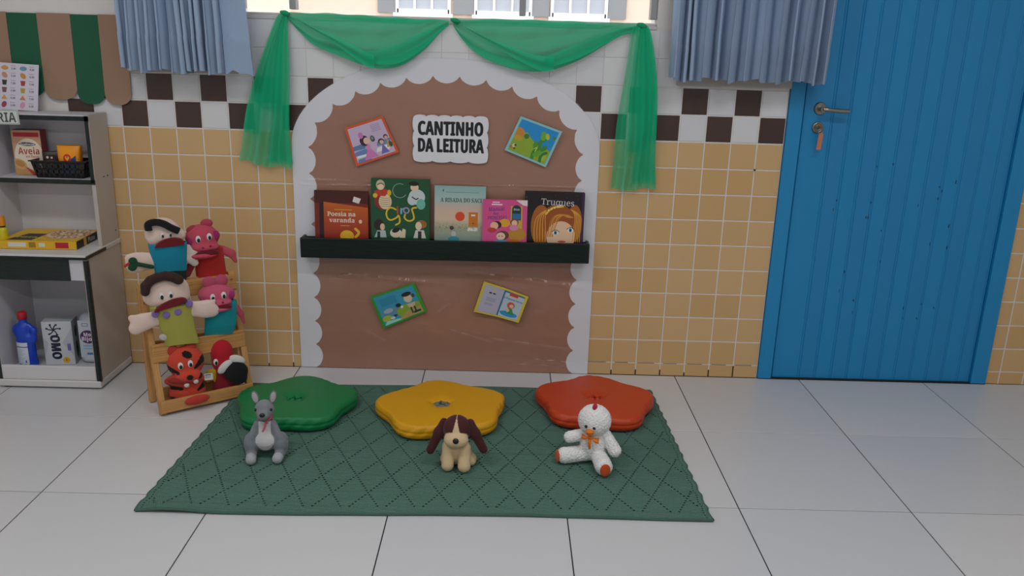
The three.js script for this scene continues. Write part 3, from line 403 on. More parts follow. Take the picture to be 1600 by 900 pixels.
// ------------------------------------------------------------------ green tulle drapes and blue curtains
{
  const tulle = M(0x0cbf88, 0.95, { transparent: true, opacity: 0.62, side: THREE.DoubleSide, sheen: 0.3, sheenColor: new THREE.Color(0x2fd09a), sheenRoughness: 0.6 });
  const spl = (pts) => { const c = new THREE.CatmullRomCurve3(pts.map((p) => V(p[0], p[1], 0)), false, 'centripetal'); const N = 200, t = []; for (let i = 0; i <= N; i++) t.push(c.getPoint(i / N)); return (x) => { if (x <= t[0].x) return t[0].y; for (let i = 1; i <= N; i++) if (t[i].x >= x) return lerp(t[i - 1].y, t[i].y, (x - t[i - 1].x) / Math.max(1e-9, t[i].x - t[i - 1].x)); return t[N].y; }; };
  const swag = (parent, x0, x1, top, low, ph) => {
    const T = spl(top), B = spl(low);
    const S = (v0, v1, zo, wig) => sheet(110, 36, (u, vv) => {
      const v = lerp(v0, v1, vv), x = lerp(x0, x1, u), t = T(x), b = B(x), belly = Math.sin(Math.PI * clamp(u, 0.001, 0.999)), y = lerp(t, b, v) + 0.0045 * (1 - v) + 0.0015 * wig * Math.sin(u * 29 + ph) * (1 - v);
      return [x, y, 0.012 + zo + 0.05 * belly * Math.pow(v, 0.8) * (1 - 0.5 * Math.pow(v, 4)) + 0.006 * belly * Math.sin(v * 17 + u * 6 + ph) + 0.003 * Math.sin(u * 31 + v * 9)];
    });
    const band = sheet(60, 8, (u, v) => { const x = lerp(x0, lerp(x0, x1, 0.55), u), t = T(x), b = B(x), w = lerp(0.0, 0.34, u); const k = lerp(0.1, 0.9, Math.pow(u, 0.7)); return [x, lerp(t, b, clamp(k - w / 2 + w * v, 0, 1)), 0.02 + 0.045 * Math.sin(Math.PI * u * 0.55) + 0.006 * Math.sin(v * 6)]; });
    const band2 = sheet(50, 6, (u, v) => { const x = lerp(x1, lerp(x0, x1, 0.5), u), t = T(x), b = B(x), k = lerp(0.6, 0.8, u), w = lerp(0.7, 0.22, u); return [x, lerp(t, b, clamp(k - w / 2 + w * v, 0, 1)), 0.018 + 0.04 * Math.sin(Math.PI * u * 0.5) + 0.005 * Math.sin(v * 5 + 1)]; });
    mesh('swag', [S(0, 1, 0, 1), S(0.78, 1, -0.006, 0), S(0.0, 0.09, -0.005, 1), band, band2], tulle, parent);
  };
  const tail = (parent, tl, tr, bl, br, midw, ph, dense) => {
    const S = (u0, u1, v1, zo, n, amp) => sheet(60, 50, (uu, vv) => {
      const u = lerp(u0, u1, uu), v = vv * v1, e = Math.pow(v, midw), xl = lerp(tl[0], bl[0], e), xr = lerp(tr[0], br[0], e), y = lerp(lerp(tl[1], tr[1], u), lerp(bl[1], br[1], u) + 0.006 * Math.sin(u * 9 + ph), v);
      return [lerp(xl, xr, u) + 0.004 * Math.sin(v * 8 + u * 5), y, 0.024 + zo + amp * (0.3 + v) * Math.sin(u * Math.PI * 2 * n + ph + v * 1.4) + 0.02 * Math.sin(Math.PI * clamp(v * 1.1))];
    });
    mesh('tail', [S(0, 1, 1, 0, 3.2, 0.009), ...dense.map(([a, b, v1], i) => S(a, b, v1, -0.007 - 0.005 * i, 4.3 + i, 0.004))], tulle, parent);
  };
  const knot = (parent, x, y, z) => mesh('knot', blob([el([x, y, z], [0.011, 0.009, 0.009]), cap([x - 0.012, y + 0.003, z], [x + 0.012, y - 0.003, z], 0.006, 0.007)], 0.006, 24), M(0x0f9a68, 0.9), parent);
  const dl = thing('tulle_drape', 'sheer green tulle drape whose tail hangs beside the cupboard-side curtain', 'drape', [0, 0, 0], 0, 'green tulle drapes');
  swag(dl, -0.762, -0.174, [[-0.77, 1.376], [-0.6, 1.377], [-0.35, 1.369], [-0.16, 1.366]], [[-0.77, 1.372], [-0.715, 1.312], [-0.66, 1.268], [-0.55, 1.226], [-0.46, 1.198], [-0.40, 1.194], [-0.345, 1.206], [-0.26, 1.266], [-0.2, 1.33], [-0.16, 1.362]], 0.4);
  tail(dl, [-0.785, 1.375], [-0.752, 1.375], [-0.965, 0.838], [-0.765, 0.812], 0.75, 0.3, [[0.0, 0.3, 0.8], [0.55, 1, 0.97], [0.2, 0.75, 0.62]]);
  knot(dl, -0.765, 1.378, 0.022);
  const dr = thing('tulle_drape', 'sheer green tulle drape whose tail hangs beside the door-side curtain', 'drape', [0, 0, 0], 0, 'green tulle drapes');
  swag(dr, -0.158, 0.515, [[-0.165, 1.366], [0.0, 1.374], [0.25, 1.374], [0.4, 1.372], [0.53, 1.374]], [[-0.165, 1.362], [-0.12, 1.30], [-0.06, 1.25], [0.03, 1.214], [0.13, 1.198], [0.21, 1.206], [0.31, 1.245], [0.40, 1.3], [0.46, 1.335], [0.53, 1.352]], 1.7);
  tail(dr, [0.497, 1.365], [0.553, 1.37], [0.446, 0.766], [0.625, 0.775], 0.55, 1.1, [[0.5, 1, 0.96], [0.3, 0.8, 0.75], [0.72, 1, 0.7]]);
  knot(dr, 0.527, 1.371, 0.022); knot(dr, -0.15, 1.369, 0.018);
}
{
  const cloth = M(0x9aaec8, 0.92, { bumpMap: rep(fine, 14, 20), bumpScale: 0.0005, sheen: 0.25, sheenColor: new THREE.Color(0x9fb6d8), sheenRoughness: 0.7 });
  const curtain = (label, x0, x1, yb, z0, folds, flat, slant, ph) => {
    const c = thing('curtain', label, 'curtain', [0, 0, 0], 0, 'blue curtains'), yt = 2.46;
    const edges = []; let s = 0; for (let i = 0; i < folds; i++) { edges.push(s); s += rr(0.4, 1.5); } edges.push(s);
    const depth = edges.map(() => rr(0.6, 1.1));
    const prof = (u) => { // pleat depth and sideways roll
      if (u > flat) return [0.012 * Math.sin((u - flat) * 9), 0];
      const q = (u / flat) * s; let i = 0; while (i < folds - 1 && edges[i + 1] < q) i++;
      const t = (q - edges[i]) / (edges[i + 1] - edges[i]); return [0.085 * depth[i] * (Math.pow(Math.abs(Math.sin(Math.PI * t)), 0.42) - 0.62), 0.012 * Math.sin(2 * Math.PI * t + 0.4)];
    };
    const at = (u, y, off = 0) => { const k = clamp((y - yb) / (yt - yb)), [dz, dx] = prof(u), sw = 1 - 0.25 * k, wob = 0.004 * Math.sin(u * 40 + y * 6 + ph); return [lerp(x0 + slant[0] * k, x1 + slant[1] * k, u) + dx * sw + wob * 0.5, y, z0 + dz * sw + off + 0.005 * Math.sin(y * 9 + u * 13 + ph)]; };
    const bot = (u) => yb + 0.006 * Math.sin(u * 23 + ph) + 0.004 * Math.sin(u * 61);
    mesh('cloth', sheet(560, 40, (u, v) => at(u, lerp(yt, bot(u) + 0.004, v))), cloth, c);
    const hf = sheet(560, 10, (u, v) => at(u, lerp(bot(u) + 0.125, bot(u), v), 0.004 * Math.min(1, v * 30))), hb = sheet(560, 4, (u, v) => at(u, lerp(bot(u) + 0.125, bot(u), v), -0.003));
    mesh('hem', [hf, hb], cloth, c);
    const rod = mesh('rod', new THREE.CylinderGeometry(0.009, 0.009, x1 - x0 + 0.08, 14).rotateZ(Math.PI / 2).translate((x0 + x1) / 2, yt + 0.008, z0), M(0xb8b8b6, 0.35, { metalness: 0.8 }), c);
    for (const x of [x0 - 0.02, x1 + 0.02]) mesh('bracket', bx(0.012, 0.03, z0 + 0.002, x, yt + 0.008, z0 / 2, 0.002), M(0xb8b8b6, 0.4), rod);
  };
  curtain('blue pleated curtain with a flat flared edge beside the striped awning', -1.335, -0.862, 1.166, 0.105, 12, 0.78, [0.01, -0.07], 0.7);
  curtain('blue pleated curtain overlapping the frame of the blue door', 0.625, 1.196, 1.188, 0.105, 13, 1.001, [0.0, 0.02], 2.1);
}
// ------------------------------------------------------------------ shop corner: awning, price list, cupboard and goods
{
  const a = thing('paper_awning', 'paper awning of brown and green striped tabs above the cupboard', 'awning', [0, 0, 0.0015]);
  const br = M(0x9c7d66, 0.85, { bumpMap: rep(cloudy, 5), bumpScale: 0.001 }), gr = M(0x12573a, 0.7, { bumpMap: rep(cloudy, 5), bumpScale: 0.001 });
  [[-1.995, -1.89, 1.05, 0], [-1.89, -1.782, 1.045, 1], [-1.782, -1.672, 1.055, 0], [-1.672, -1.551, 1.048, 1].slice(0, 4), [-1.551, -1.45, 1.034, 0], [-1.45, -1.352, 1.034, 1]].forEach(([x0, x1, yb, brown], i) => {
    const s = new THREE.Shape(), r = (x1 - x0) / 2, top = 1.353 + 0.002 * (i % 2), ry = 0.042;
    s.moveTo(x0, top); s.lineTo(x0, yb + ry); for (let k = 1; k < 20; k++) { const t = Math.PI * (1 + k / 20); s.lineTo((x0 + x1) / 2 + r * Math.sign(Math.cos(t)) * Math.pow(Math.abs(Math.cos(t)), 0.8), yb + ry + ry * Math.sin(t)); } s.lineTo(x1, yb + ry); s.lineTo(x1, top); s.closePath();
    const g = extr(s, 0.0012, brown ? 0.002 : 0.0005), P = g.attributes.position;
    for (let k = 0; k < P.count; k++) P.setZ(k, P.getZ(k) + 0.01 * clamp((1.22 - P.getY(k)) / 0.18) ** 2);
    g.computeVertexNormals();
    mesh('stripe', g, brown ? br : gr, a).userData.label = brown ? 'brown paper stripe' : 'green paper stripe';
  });
}
{
  const CX0 = -1.835, CX1 = -1.455, LD = 0.285, LT = 0.505, WT = 0.018, t = 0.015;
  const wh = M(0xbdb3aa, 0.5, { bumpMap: rep(fine, 2), bumpScale: 0.00025 }), wi = M(0xc9c8cc, 0.55), bt = M(0x12201d, 0.3, { bumpMap: rep(cloudy, 2, 6), bumpScale: 0.0015 }), wcx = (CX0 + CX1) / 2, W = CX1 - CX0;
  const lo = thing('base_cupboard', 'white open base cupboard with black tape edges standing on the floor', 'cupboard');
  mesh('plinth', bx(W + 0.006, 0.028, LD - 0.01, wcx, 0.020, LD / 2 + 0.004, 0.006), M(0xcfcccb, 0.45), lo);
  for (const [x, z] of [[CX0 + 0.02, 0.03], [CX1 - 0.02, 0.03], [CX0 + 0.02, 0.26], [CX1 - 0.02, 0.26]]) mesh('foot', cyl(0.012, 0.014, 0.008, x, 0.0, z, 14), M(0x2c2a29, 0.6), lo);
  mesh('side_panel', bx(t, LT - 0.034, LD - 0.012, CX1 - t / 2, 0.034 + (LT - 0.034) / 2, LD / 2, 0.001), wh, lo); mesh('side_panel', bx(t, LT - 0.034, LD - 0.012, CX0 + t / 2, 0.034 + (LT - 0.034) / 2, LD / 2, 0.001), wi, lo);
  mesh('back_panel', bx(W - 2 * t, LT - 0.034, 0.006, wcx, 0.034 + (LT - 0.034) / 2, 0.012), wi, lo);
  mesh('bottom_panel', bx(W - 2 * t, 0.02, LD - 0.03, wcx, 0.045, LD / 2, 0.001), wi, lo);
  mesh('front_apron', bx(W - 2 * t, 0.055, 0.012, wcx, 0.062, LD - 0.012, 0.003), M(0xd2d0d0, 0.45), lo);
  const face = mesh('top_rail', bx(W - 2 * t, 0.078, 0.012, wcx, LT - 0.041, LD - 0.012, 0.002), wi, lo);
  mesh('black_wrap', bx(W - 2 * t - 0.048, 0.08, 0.004, wcx - 0.024, LT - 0.041, LD - 0.004, 0.0015), bt, face).userData.label = 'black plastic wrap over the rail';
  const tape = [bx(0.012, 0.47, 0.0016, CX1 - 0.006, 0.265, LD - 0.0055), bx(0.004, 0.47, 0.012, CX1 + 0.0012, 0.265, LD - 0.012), bx(0.016, 0.45, 0.0016, CX0 + 0.008, 0.26, LD - 0.0055)];
  for (const g of tape) mesh('tape_strip', g, bt, lo).userData.label = 'black tape along the front edge';
  const top = mesh('worktop', bx(W + 0.006, WT, LD + 0.004, wcx + 0.001, LT + WT / 2, LD / 2 + 0.003, 0.003), M(0xd0cdcb, 0.45), lo);
  for (const g of [bx(W + 0.008, 0.009, 0.0022, wcx + 0.001, LT + 0.0055, LD + 0.0052), bx(0.0022, 0.012, LD * 0.55, CX1 + 0.0045, LT + 0.007, LD - LD * 0.26)]) mesh('tape_strip', g, bt, top).userData.label = 'black tape on the worktop edge';
  mesh('catch', bx(0.012, 0.018, 0.012, CX1 - t - 0.006, 0.385, 0.25, 0.002), M(0x2b2350, 0.5), lo);

  const UD = 0.142, U0 = LT + WT + 0.0005, U1 = 1.006, up = thing('shelf_cupboard', 'white open upper cupboard with black taped opening on the base cupboard', 'cupboard');
  mesh('side_panel', bx(t, U1 - U0, UD, CX1 - t / 2, (U0 + U1) / 2, UD / 2 + 0.006, 0.001), wh, up); mesh('side_panel', bx(t, U1 - U0, UD, CX0 + t / 2, (U0 + U1) / 2, UD / 2 + 0.006, 0.001), wi, up);
  mesh('back_panel', bx(W - 2 * t, U1 - U0 - 0.002, 0.005, wcx, (U0 + U1) / 2, 0.009), wi, up);
  mesh('top_panel', bx(W - 2 * t, t, UD - 0.006, wcx, U1 - t / 2, UD / 2 + 0.009, 0.001), wi, up);
  const SY = 0.765; mesh('shelf', bx(W - 2 * t, t, UD - 0.008, wcx, SY, UD / 2 + 0.009, 0.001), wi, up);
  for (const g of [bx(W, 0.016, 0.0022, wcx, U1 - 0.013, UD + 0.0072), bx(W, 0.017, 0.0022, wcx, SY - 0.001, UD + 0.0072), bx(0.013, U1 - SY, 0.0022, CX1 - 0.0085, (U1 + SY) / 2 - 0.003, UD + 0.0072)]) mesh('tape_strip', g, bt, up).userData.label = 'black tape around the opening';
  for (const [y, z] of [[0.775, 0.05], [0.775, 0.08], [0.56, 0.03]]) mesh('screw', new THREE.CylinderGeometry(0.0028, 0.0028, 0.002, 10).rotateZ(Math.PI / 2).translate(CX1 + 0.0009, y, z), M(0x4a4540, 0.5, { metalness: 0.6 }), up);

  // sign and price list
  const s = thing('shop_sign', 'small white sign ending in RIA fixed on the cupboard top edge', 'sign', [-1.775, 0.992, UD + 0.0115]);
  s.rotation.z = 0.012;
  mesh('board', bx(0.15, 0.052, 0.004, 0, 0, 0, 0.001), M(0xd4dad6, 0.55), s);
  mesh('lettering', new THREE.PlaneGeometry(0.146, 0.048).translate(0, 0, 0.0024), printed(584, 192, (c, w, h) => { c.fillStyle = '#cdd4cf'; c.fillRect(0, 0, w, h); c.strokeStyle = '#59625c'; c.lineWidth = 5; c.strokeRect(-10, 3, w + 6, h - 6); word(c, 'RIA', 553, 100, 190, '#474c49', 'bold', 'sans-serif', 0.86, 0, 'right'); }), s);
  const l = thing('price_list', 'white price list of small food pictures propped on the cupboard top', 'poster', [-1.745, 1.0075, 0.062]); l.rotation.set(-0.2, 0.02, -0.045, 'ZYX');
  mesh('sheet', bx(0.15, 0.168, 0.0016, -0.01, 0.086, 0), M(0xd8d3de, 0.7), l);
  mesh('print', new THREE.PlaneGeometry(0.148, 0.166).translate(-0.01, 0.086, 0.0011), printed(592, 752, (c, w, h) => {
    c.fillStyle = '#d3ccd8'; c.fillRect(0, 0, w, h); const cols = ['#cf9648', '#c98a6e', '#3c3432', '#7b4d52', '#d09a50', '#9c4050', '#6c94b4', '#c28a42', '#a43c48', '#b3a03a', '#c9844a', '#d592b4'];
    for (let r = 0; r < 6; r++) for (let k = 0; k < 2; k++) { const x = 110 + k * 265, y = 75 + r * 120, col = cols[k * 6 + r]; if (r === 2 || r === 3) poly(c, [[x - 36, y - 40], [x + 36, y - 40], [x + 26, y + 42], [x - 26, y + 42]], col); else if (r === 4) poly(c, [[x, y - 44], [x + 44, y + 36], [x - 44, y + 36]], col); else dot(c, x, y, 52, 36, col, r); word(c, (3 + ((r * 2 + k) % 5)) + ',00', x + 125, y + 8, 44, '#3c3840', 'bold', 'sans-serif', 0.8); c.fillStyle = '#8f8896'; c.fillRect(x + 85, y - 40, 70, 8); }
  }), l);

  // goods on the shelf
  const oat = thing('oat_box', 'beige and red cereal carton lettered Aveia on the cupboard shelf', 'box', [-1.728, SY + t / 2 + 0.0008, 0.055], 0.05);
  mesh('carton', bx(0.104, 0.166, 0.046, 0, 0.083, 0, 0.001), M(0x8c2f35, 0.5), oat);
  mesh('front_print', new THREE.PlaneGeometry(0.103, 0.165).translate(0, 0.083, 0.0235), printed(512, 820, (c, w, h) => {
    c.fillStyle = '#c99a74'; c.fillRect(0, 0, w, h); c.fillStyle = '#b3202c'; c.fillRect(30, 40, w - 60, 80); dot(c, w / 2 + 20, 480, 260, 330, '#e6d6bf'); poly(c, [[0, 560], [260, 700], [w, 800], [w, h], [0, h]], '#c9955c'); dot(c, 90, 620, 130, 90, '#d0a468', 0.5); dot(c, 90, 610, 90, 52, '#b98748', 0.5); poly(c, [[170, 660], [420, 820], [300, 820]], '#b9342f'); dot(c, 450, 720, 44, 40, '#c0392f'); dot(c, 390, 790, 26, 24, '#3c3a5c'); c.fillStyle = '#1d2c44'; c.beginPath(); c.ellipse(260, 255, 150, 34, 0.03, 0, 7); c.fill(); word(c, 'Qualimax', 260, 256, 58, '#efe9e2'); word(c, 'Aveia', 280, 380, 170, '#a63a33', 'bold', 'sans-serif', 0.86); word(c, 'em flocos', 330, 480, 60, '#b4473f', 'bold', 'sans-serif', 0.85);
  }), oat);
  const bk = thing('plastic_basket', 'black pierced plastic basket on the cupboard shelf', 'basket', [-1.592, SY + t / 2 + 0.0008, 0.085]);
  const mBk = M(0x17161a, 0.4), w0 = 0.085, w1 = 0.099, d0 = 0.042, d1 = 0.05, hb = 0.062;
  const wallOf = (ax, az, bx_, bz, n) => { const g = [], at = (f, y) => { const k = y / hb; return [lerp(ax, bx_, f) * lerp(w0, w1, k), y, lerp(az, bz, f) * lerp(d0, d1, k)]; }; const bar = (f0, f1, y0, y1) => g.push(tri([[at(f0, y0), at(f1, y0), at(f1, y1), at(f0, y1)]])); bar(0, 1, 0, 0.018); bar(0, 1, 0.03, 0.037); bar(0, 1, 0.052, hb); for (let i = 0; i <= n; i++) bar(Math.max(0, (i - 0.36) / n), Math.min(1, (i + 0.36) / n), 0, hb); return g; };
  mBk.side = THREE.DoubleSide;
  for (const a of [[-1, 1, 1, 1, 9], [1, -1, -1, -1, 9], [1, 1, 1, -1, 5], [-1, -1, -1, 1, 5]]) mesh('basket_wall', wallOf(...a), mBk, bk);
  mesh('basket_base', bx(w0 * 2, 0.003, d0 * 2, 0, 0.0018, 0), mBk, bk);
  mesh('basket_rim', [bx(w1 * 2 + 0.012, 0.004, 0.008, 0, hb, d1), bx(w1 * 2 + 0.012, 0.004, 0.008, 0, hb, -d1), bx(0.008, 0.004, d1 * 2, w1, hb, 0), bx(0.008, 0.004, d1 * 2, -w1, hb, 0)], mBk, bk);
  const pouch = (w, h, d) => sheet(40, 24, (u, v) => { const a = u * Math.PI * 2, k = v, r = Math.pow(Math.sin(Math.PI * Math.min(0.5, 0.12 + k * 0.9)), 0.6), sq = (c) => Math.sign(c) * Math.pow(Math.abs(c), 0.55); return [sq(Math.cos(a)) * (w / 2) * lerp(1.06, 0.86, k), h * (1 - k), -sq(Math.sin(a)) * (d / 2) * r]; });
  const cf = thing('coffee_bag', 'orange and blue coffee bag with red heart badge in the basket', 'bag', [-1.562, SY + 0.0128, 0.095], 0.05); const mo = M(0xf0960c, 0.35);
  mesh('bag', pouch(0.082, 0.112, 0.05), mo, cf);
  mesh('front_print', sheet(16, 16, (u, v) => { const k = lerp(0.06, 0.9, v), r = Math.pow(Math.sin(Math.PI * Math.min(0.5, 0.12 + k * 0.9)), 0.6), X = lerp(-0.72, 0.72, u), z = Math.pow(1 - Math.pow(Math.abs(X), 3.6), 0.28); return [X * 0.041 * lerp(1.06, 0.86, k), 0.112 * (1 - k), 0.025 * r * z + 0.0012]; }), printed(400, 480, (c, w, h) => { c.fillStyle = '#f0980e'; c.fillRect(0, 0, w, h); c.fillStyle = '#23417f'; c.beginPath(); c.moveTo(0, h); c.lineTo(0, 330); c.quadraticCurveTo(200, 330, 290, 200); c.lineTo(w, 140); c.lineTo(w, h); c.fill(); dot(c, 190, 200, 95, 88, '#c8281e'); dot(c, 165, 180, 26, 24, '#f3b42a'); dot(c, 215, 180, 26, 24, '#f3b42a'); poly(c, [[142, 190], [238, 190], [190, 250]], '#f3b42a'); dot(c, 190, 178, 16, 14, '#c8281e'); c.fillStyle = '#3f6ab0'; c.fillRect(60, 292, 230, 18); }, 0.35), cf);
  const c2 = thing('coffee_bag', 'dark brown coffee bag leaning in the basket', 'bag', [-1.642, SY + 0.0128, 0.075], 0.25);
  mesh('bag', pouch(0.058, 0.085, 0.036), M(0x35201f, 0.4), c2);
  mesh('front_print', new THREE.PlaneGeometry(0.036, 0.04).translate(0, 0.055, 0.0195), printed(180, 200, (c, w, h) => { c.fillStyle = '#35201f'; c.fillRect(0, 0, w, h); dot(c, 40, 45, 22, 24, '#d8d2cc'); dot(c, 110, 52, 18, 20, '#d8d2cc'); c.fillStyle = '#a3481e'; c.fillRect(40, 100, 100, 80); }, 0.4), c2);

  const pz = thing('pizza_box', 'flat yellow pizza carton on the worktop of the base cupboard', 'box', [-1.66, LT + WT + 0.0008, 0.118], 0.04);
  const PW = 0.275, PD = 0.2, PH = 0.031;
  mesh('carton', bx(PW, PH, PD, 0, PH / 2, 0.0, 0.001), M(0xe2b21c, 0.5), pz);
  mesh('top_print', new THREE.PlaneGeometry(PW - 0.002, PD - 0.002).rotateX(-Math.PI / 2).translate(0, PH + 0.0006, 0), printed(1100, 800, (c, w, h) => {
    c.fillStyle = '#e4b61e'; c.fillRect(0, 0, w, h); dot(c, 830, 330, 400, 360, '#d99a4c'); dot(c, 830, 330, 350, 315, '#dcc292'); for (let i = 0; i < 90; i++) { const a = i * 2.4, r = 34 * Math.sqrt(i); dot(c, 830 + r * Math.cos(a), 330 + r * 0.9 * Math.sin(a), 24 + (i % 4) * 6, 16, ['#8a3f2c', '#e8d8b4', '#5a3326', '#c77a4a'][i % 4], i); } poly(c, [[60, 760], [440, 760], [480, 330], [200, 330]], '#2c2a2c'); word(c, 'Pizza', 280, 560, 130, '#d8b83c'); c.strokeStyle = '#6a5214'; c.lineWidth = 5; for (const x of [520, 640, 740]) c.strokeRect(x, 690, 70, 44);
  }), pz);
  mesh('front_print', new THREE.PlaneGeometry(PW - 0.002, PH - 0.002).translate(0, PH / 2, PD / 2 + 0.0006), printed(1100, 120, (c, w, h) => { c.fillStyle = '#e0b020'; c.fillRect(0, 0, w, h); c.fillStyle = '#d8d4ca'; c.fillRect(120, 20, 260, 70); c.fillRect(560, 26, 90, 60); c.fillStyle = '#2a2826'; for (let i = 0; i < 14; i++) c.fillRect(420 + i * 7, 16, i % 3 ? 3 : 5, 84); c.fillStyle = '#b81f34'; c.fillRect(800, 14, 190, 90); }), pz);
  mesh('side_print', new THREE.PlaneGeometry(PD - 0.002, PH - 0.002).rotateY(Math.PI / 2).translate(PW / 2 + 0.0006, PH / 2, 0), printed(800, 120, (c, w, h) => { c.fillStyle = '#241f1e'; c.fillRect(0, 0, w, h); c.fillStyle = '#d8a82a'; c.fillRect(240, 0, 90, h); word(c, 'Pizza', 500, 60, 100, '#cfc8bc'); }), pz);
  const yb = thing('condiment_bottle', 'yellow squeeze bottle with orange cap beside the pizza carton', 'bottle', [-1.808 + 0.005, LT + WT + 0.0008, 0.175]);
  mesh('bottle', new THREE.LatheGeometry([[0, 0], [0.015, 0], [0.0165, 0.004], [0.0165, 0.055], [0.014, 0.066], [0.0095, 0.07], [0, 0.07]].map((p) => new THREE.Vector2(...p)), 28), M(0xd2c41c, 0.3), yb);
  mesh('collar', cyl(0.0105, 0.0105, 0.006, 0, 0.0702, 0), M(0x241c18, 0.4), yb); mesh('cap', cyl(0.0135, 0.0115, 0.034, 0, 0.0763, 0), M(0xd98a14, 0.35), yb);

  // goods in the base cupboard
  const FL = 0.0557;
  const bl = thing('bleach_bottle', 'blue bleach bottle with red cap and white label in the cupboard', 'bottle', [-1.757, FL, 0.205], -0.1);
  mesh('bottle', blob([el([0, 0.014, 0], [0.034, 0.014, 0.024]), cap([-0.012, 0.02, 0], [-0.01, 0.13, 0], 0.022, 0.024), cap([0.012, 0.02, 0], [0.012, 0.12, 0], 0.022, 0.02), el([-0.012, 0.15, 0], [0.034, 0.026, 0.024]), cap([-0.002, 0.165, 0], [-0.002, 0.19, 0], 0.016, 0.013), cap([0.02, 0.168, 0], [0.038, 0.15, 0], 0.008, 0.009), cap([0.038, 0.15, 0], [0.034, 0.11, 0], 0.009, 0.009)], 0.012, 64), M(0x1440b8, 0.3), bl);
  mesh('cap', new THREE.LatheGeometry([[0, 0], [0.0165, 0], [0.0165, 0.022], [0.014, 0.026], [0, 0.026]].map((p) => new THREE.Vector2(...p)), 24).translate(-0.002, 0.194, 0), M(0xc01c2c, 0.4), bl);
  mesh('label', new THREE.CylinderGeometry(0.044, 0.044, 0.1, 24, 1, true, -0.62, 1.1).translate(-0.001, 0.056, -0.0165), printed(300, 560, (c, w, h) => { c.fillStyle = '#c9d2de'; c.fillRect(0, 0, w, h); c.fillStyle = '#3a4658'; c.fillRect(0, 90, w, 20); c.fillStyle = '#9aa6b6'; for (let i = 0; i < 8; i++) c.fillRect(40, 160 + i * 30, 190 - (i % 3) * 40, 8); c.fillStyle = '#1d3a8a'; c.fillRect(220, 400, 26, 50); c.fillStyle = '#5c7a4a'; c.fillRect(170, 480, 70, 40); c.fillStyle = '#444'; c.fillRect(40, 480, 100, 40); }), bl);
  const om = thing('washing_powder_box', 'silver washing powder carton lettered OMO lying on its side', 'box', [-1.655, FL, 0.145], 0.16);
  mesh('carton', bx(0.107, 0.176, 0.07, 0, 0.088, 0, 0.001), M(0xb9bcc2, 0.38), om);
  mesh('front_print', new THREE.PlaneGeometry(0.105, 0.174).translate(0, 0.088, 0.0356), printed(520, 860, (c, w, h) => {
    c.fillStyle = '#c4c7cc'; c.fillRect(0, 0, w, h); poly(c, [[w, 120], [w, 700], [330, 420]], '#b2b6bd'); poly(c, [[0, 300], [90, 420], [0, 700]], '#aeb3ba'); dot(c, 200, 160, 26, 26, '#1b2438'); for (const a of [0.2, 1.1, 2.0, 2.9, 4.0, 5.2]) { curve(c, [[200, 160], [200 + 60 * Math.cos(a + 0.3), 160 - 60 * Math.sin(a + 0.3)], [200 + 120 * Math.cos(a), 160 - 110 * Math.sin(a)]], '#1b2438', 22); dot(c, 200 + 120 * Math.cos(a), 160 - 110 * Math.sin(a), 22, 18, '#1b2438'); } for (let o = -9; o <= 9; o += 3) word(c, 'OMO', 210 + (o % 2) * 4, 505 + o, 225, '#17213a', 'bold', 'sans-serif', 0.9, Math.PI / 2); dot(c, 370, 770, 62, 60, '#dca426'); word(c, '+', 370, 766, 90, '#6a4a10'); c.fillStyle = '#6a68b4'; c.fillRect(415, 440, 60, 140);
  }, 0.4), om);
  mesh('side_print', new THREE.PlaneGeometry(0.068, 0.174).rotateY(Math.PI / 2).translate(0.0541, 0.088, 0), printed(300, 800, (c, w, h) => { c.fillStyle = '#a4a7ad'; c.fillRect(0, 0, w, h); c.fillStyle = '#2c3040'; c.beginPath(); c.ellipse(150, 230, 44, 110, 0, 0, 7); c.ellipse(150, 560, 46, 160, 0, 0, 7); c.fill(); }), om);
  const mb = thing('softener_pouch', 'white fabric softener pack with round plum badge behind the taped cupboard edge', 'bottle', [-1.542, FL, 0.13], 0.02);
  mesh('pack', blob([el([0, 0.014, 0], [0.044, 0.014, 0.03]), cap([-0.018, 0.03, 0], [-0.018, 0.15, 0], 0.026, 0.024), cap([0.018, 0.03, 0], [0.018, 0.15, 0], 0.026, 0.024), el([0, 0.176, 0], [0.04, 0.026, 0.02])], 0.02, 56), M(0xbfc7d0, 0.4), mb);
  mesh('front_print', new THREE.PlaneGeometry(0.07, 0.15).translate(-0.002, 0.1, 0.0285), printed(350, 750, (c, w, h) => { c.fillStyle = '#c3cbd3'; c.fillRect(0, 0, w, h); dot(c, 170, 330, 150, 135, '#4a2a58'); word(c, 'Mon', 190, 280, 100, '#ece6ee'); word(c, 'Bijou', 175, 370, 110, '#ece6ee'); c.strokeStyle = '#3c4450'; c.lineWidth = 8; c.strokeRect(80, 60, 110, 50); c.fillStyle = '#6fb0d0'; c.fillRect(60, 500, 230, 26); c.fillRect(60, 560, 210, 20); c.fillStyle = '#4a80b8'; c.fillRect(120, 650, 140, 44); }), mb);
}

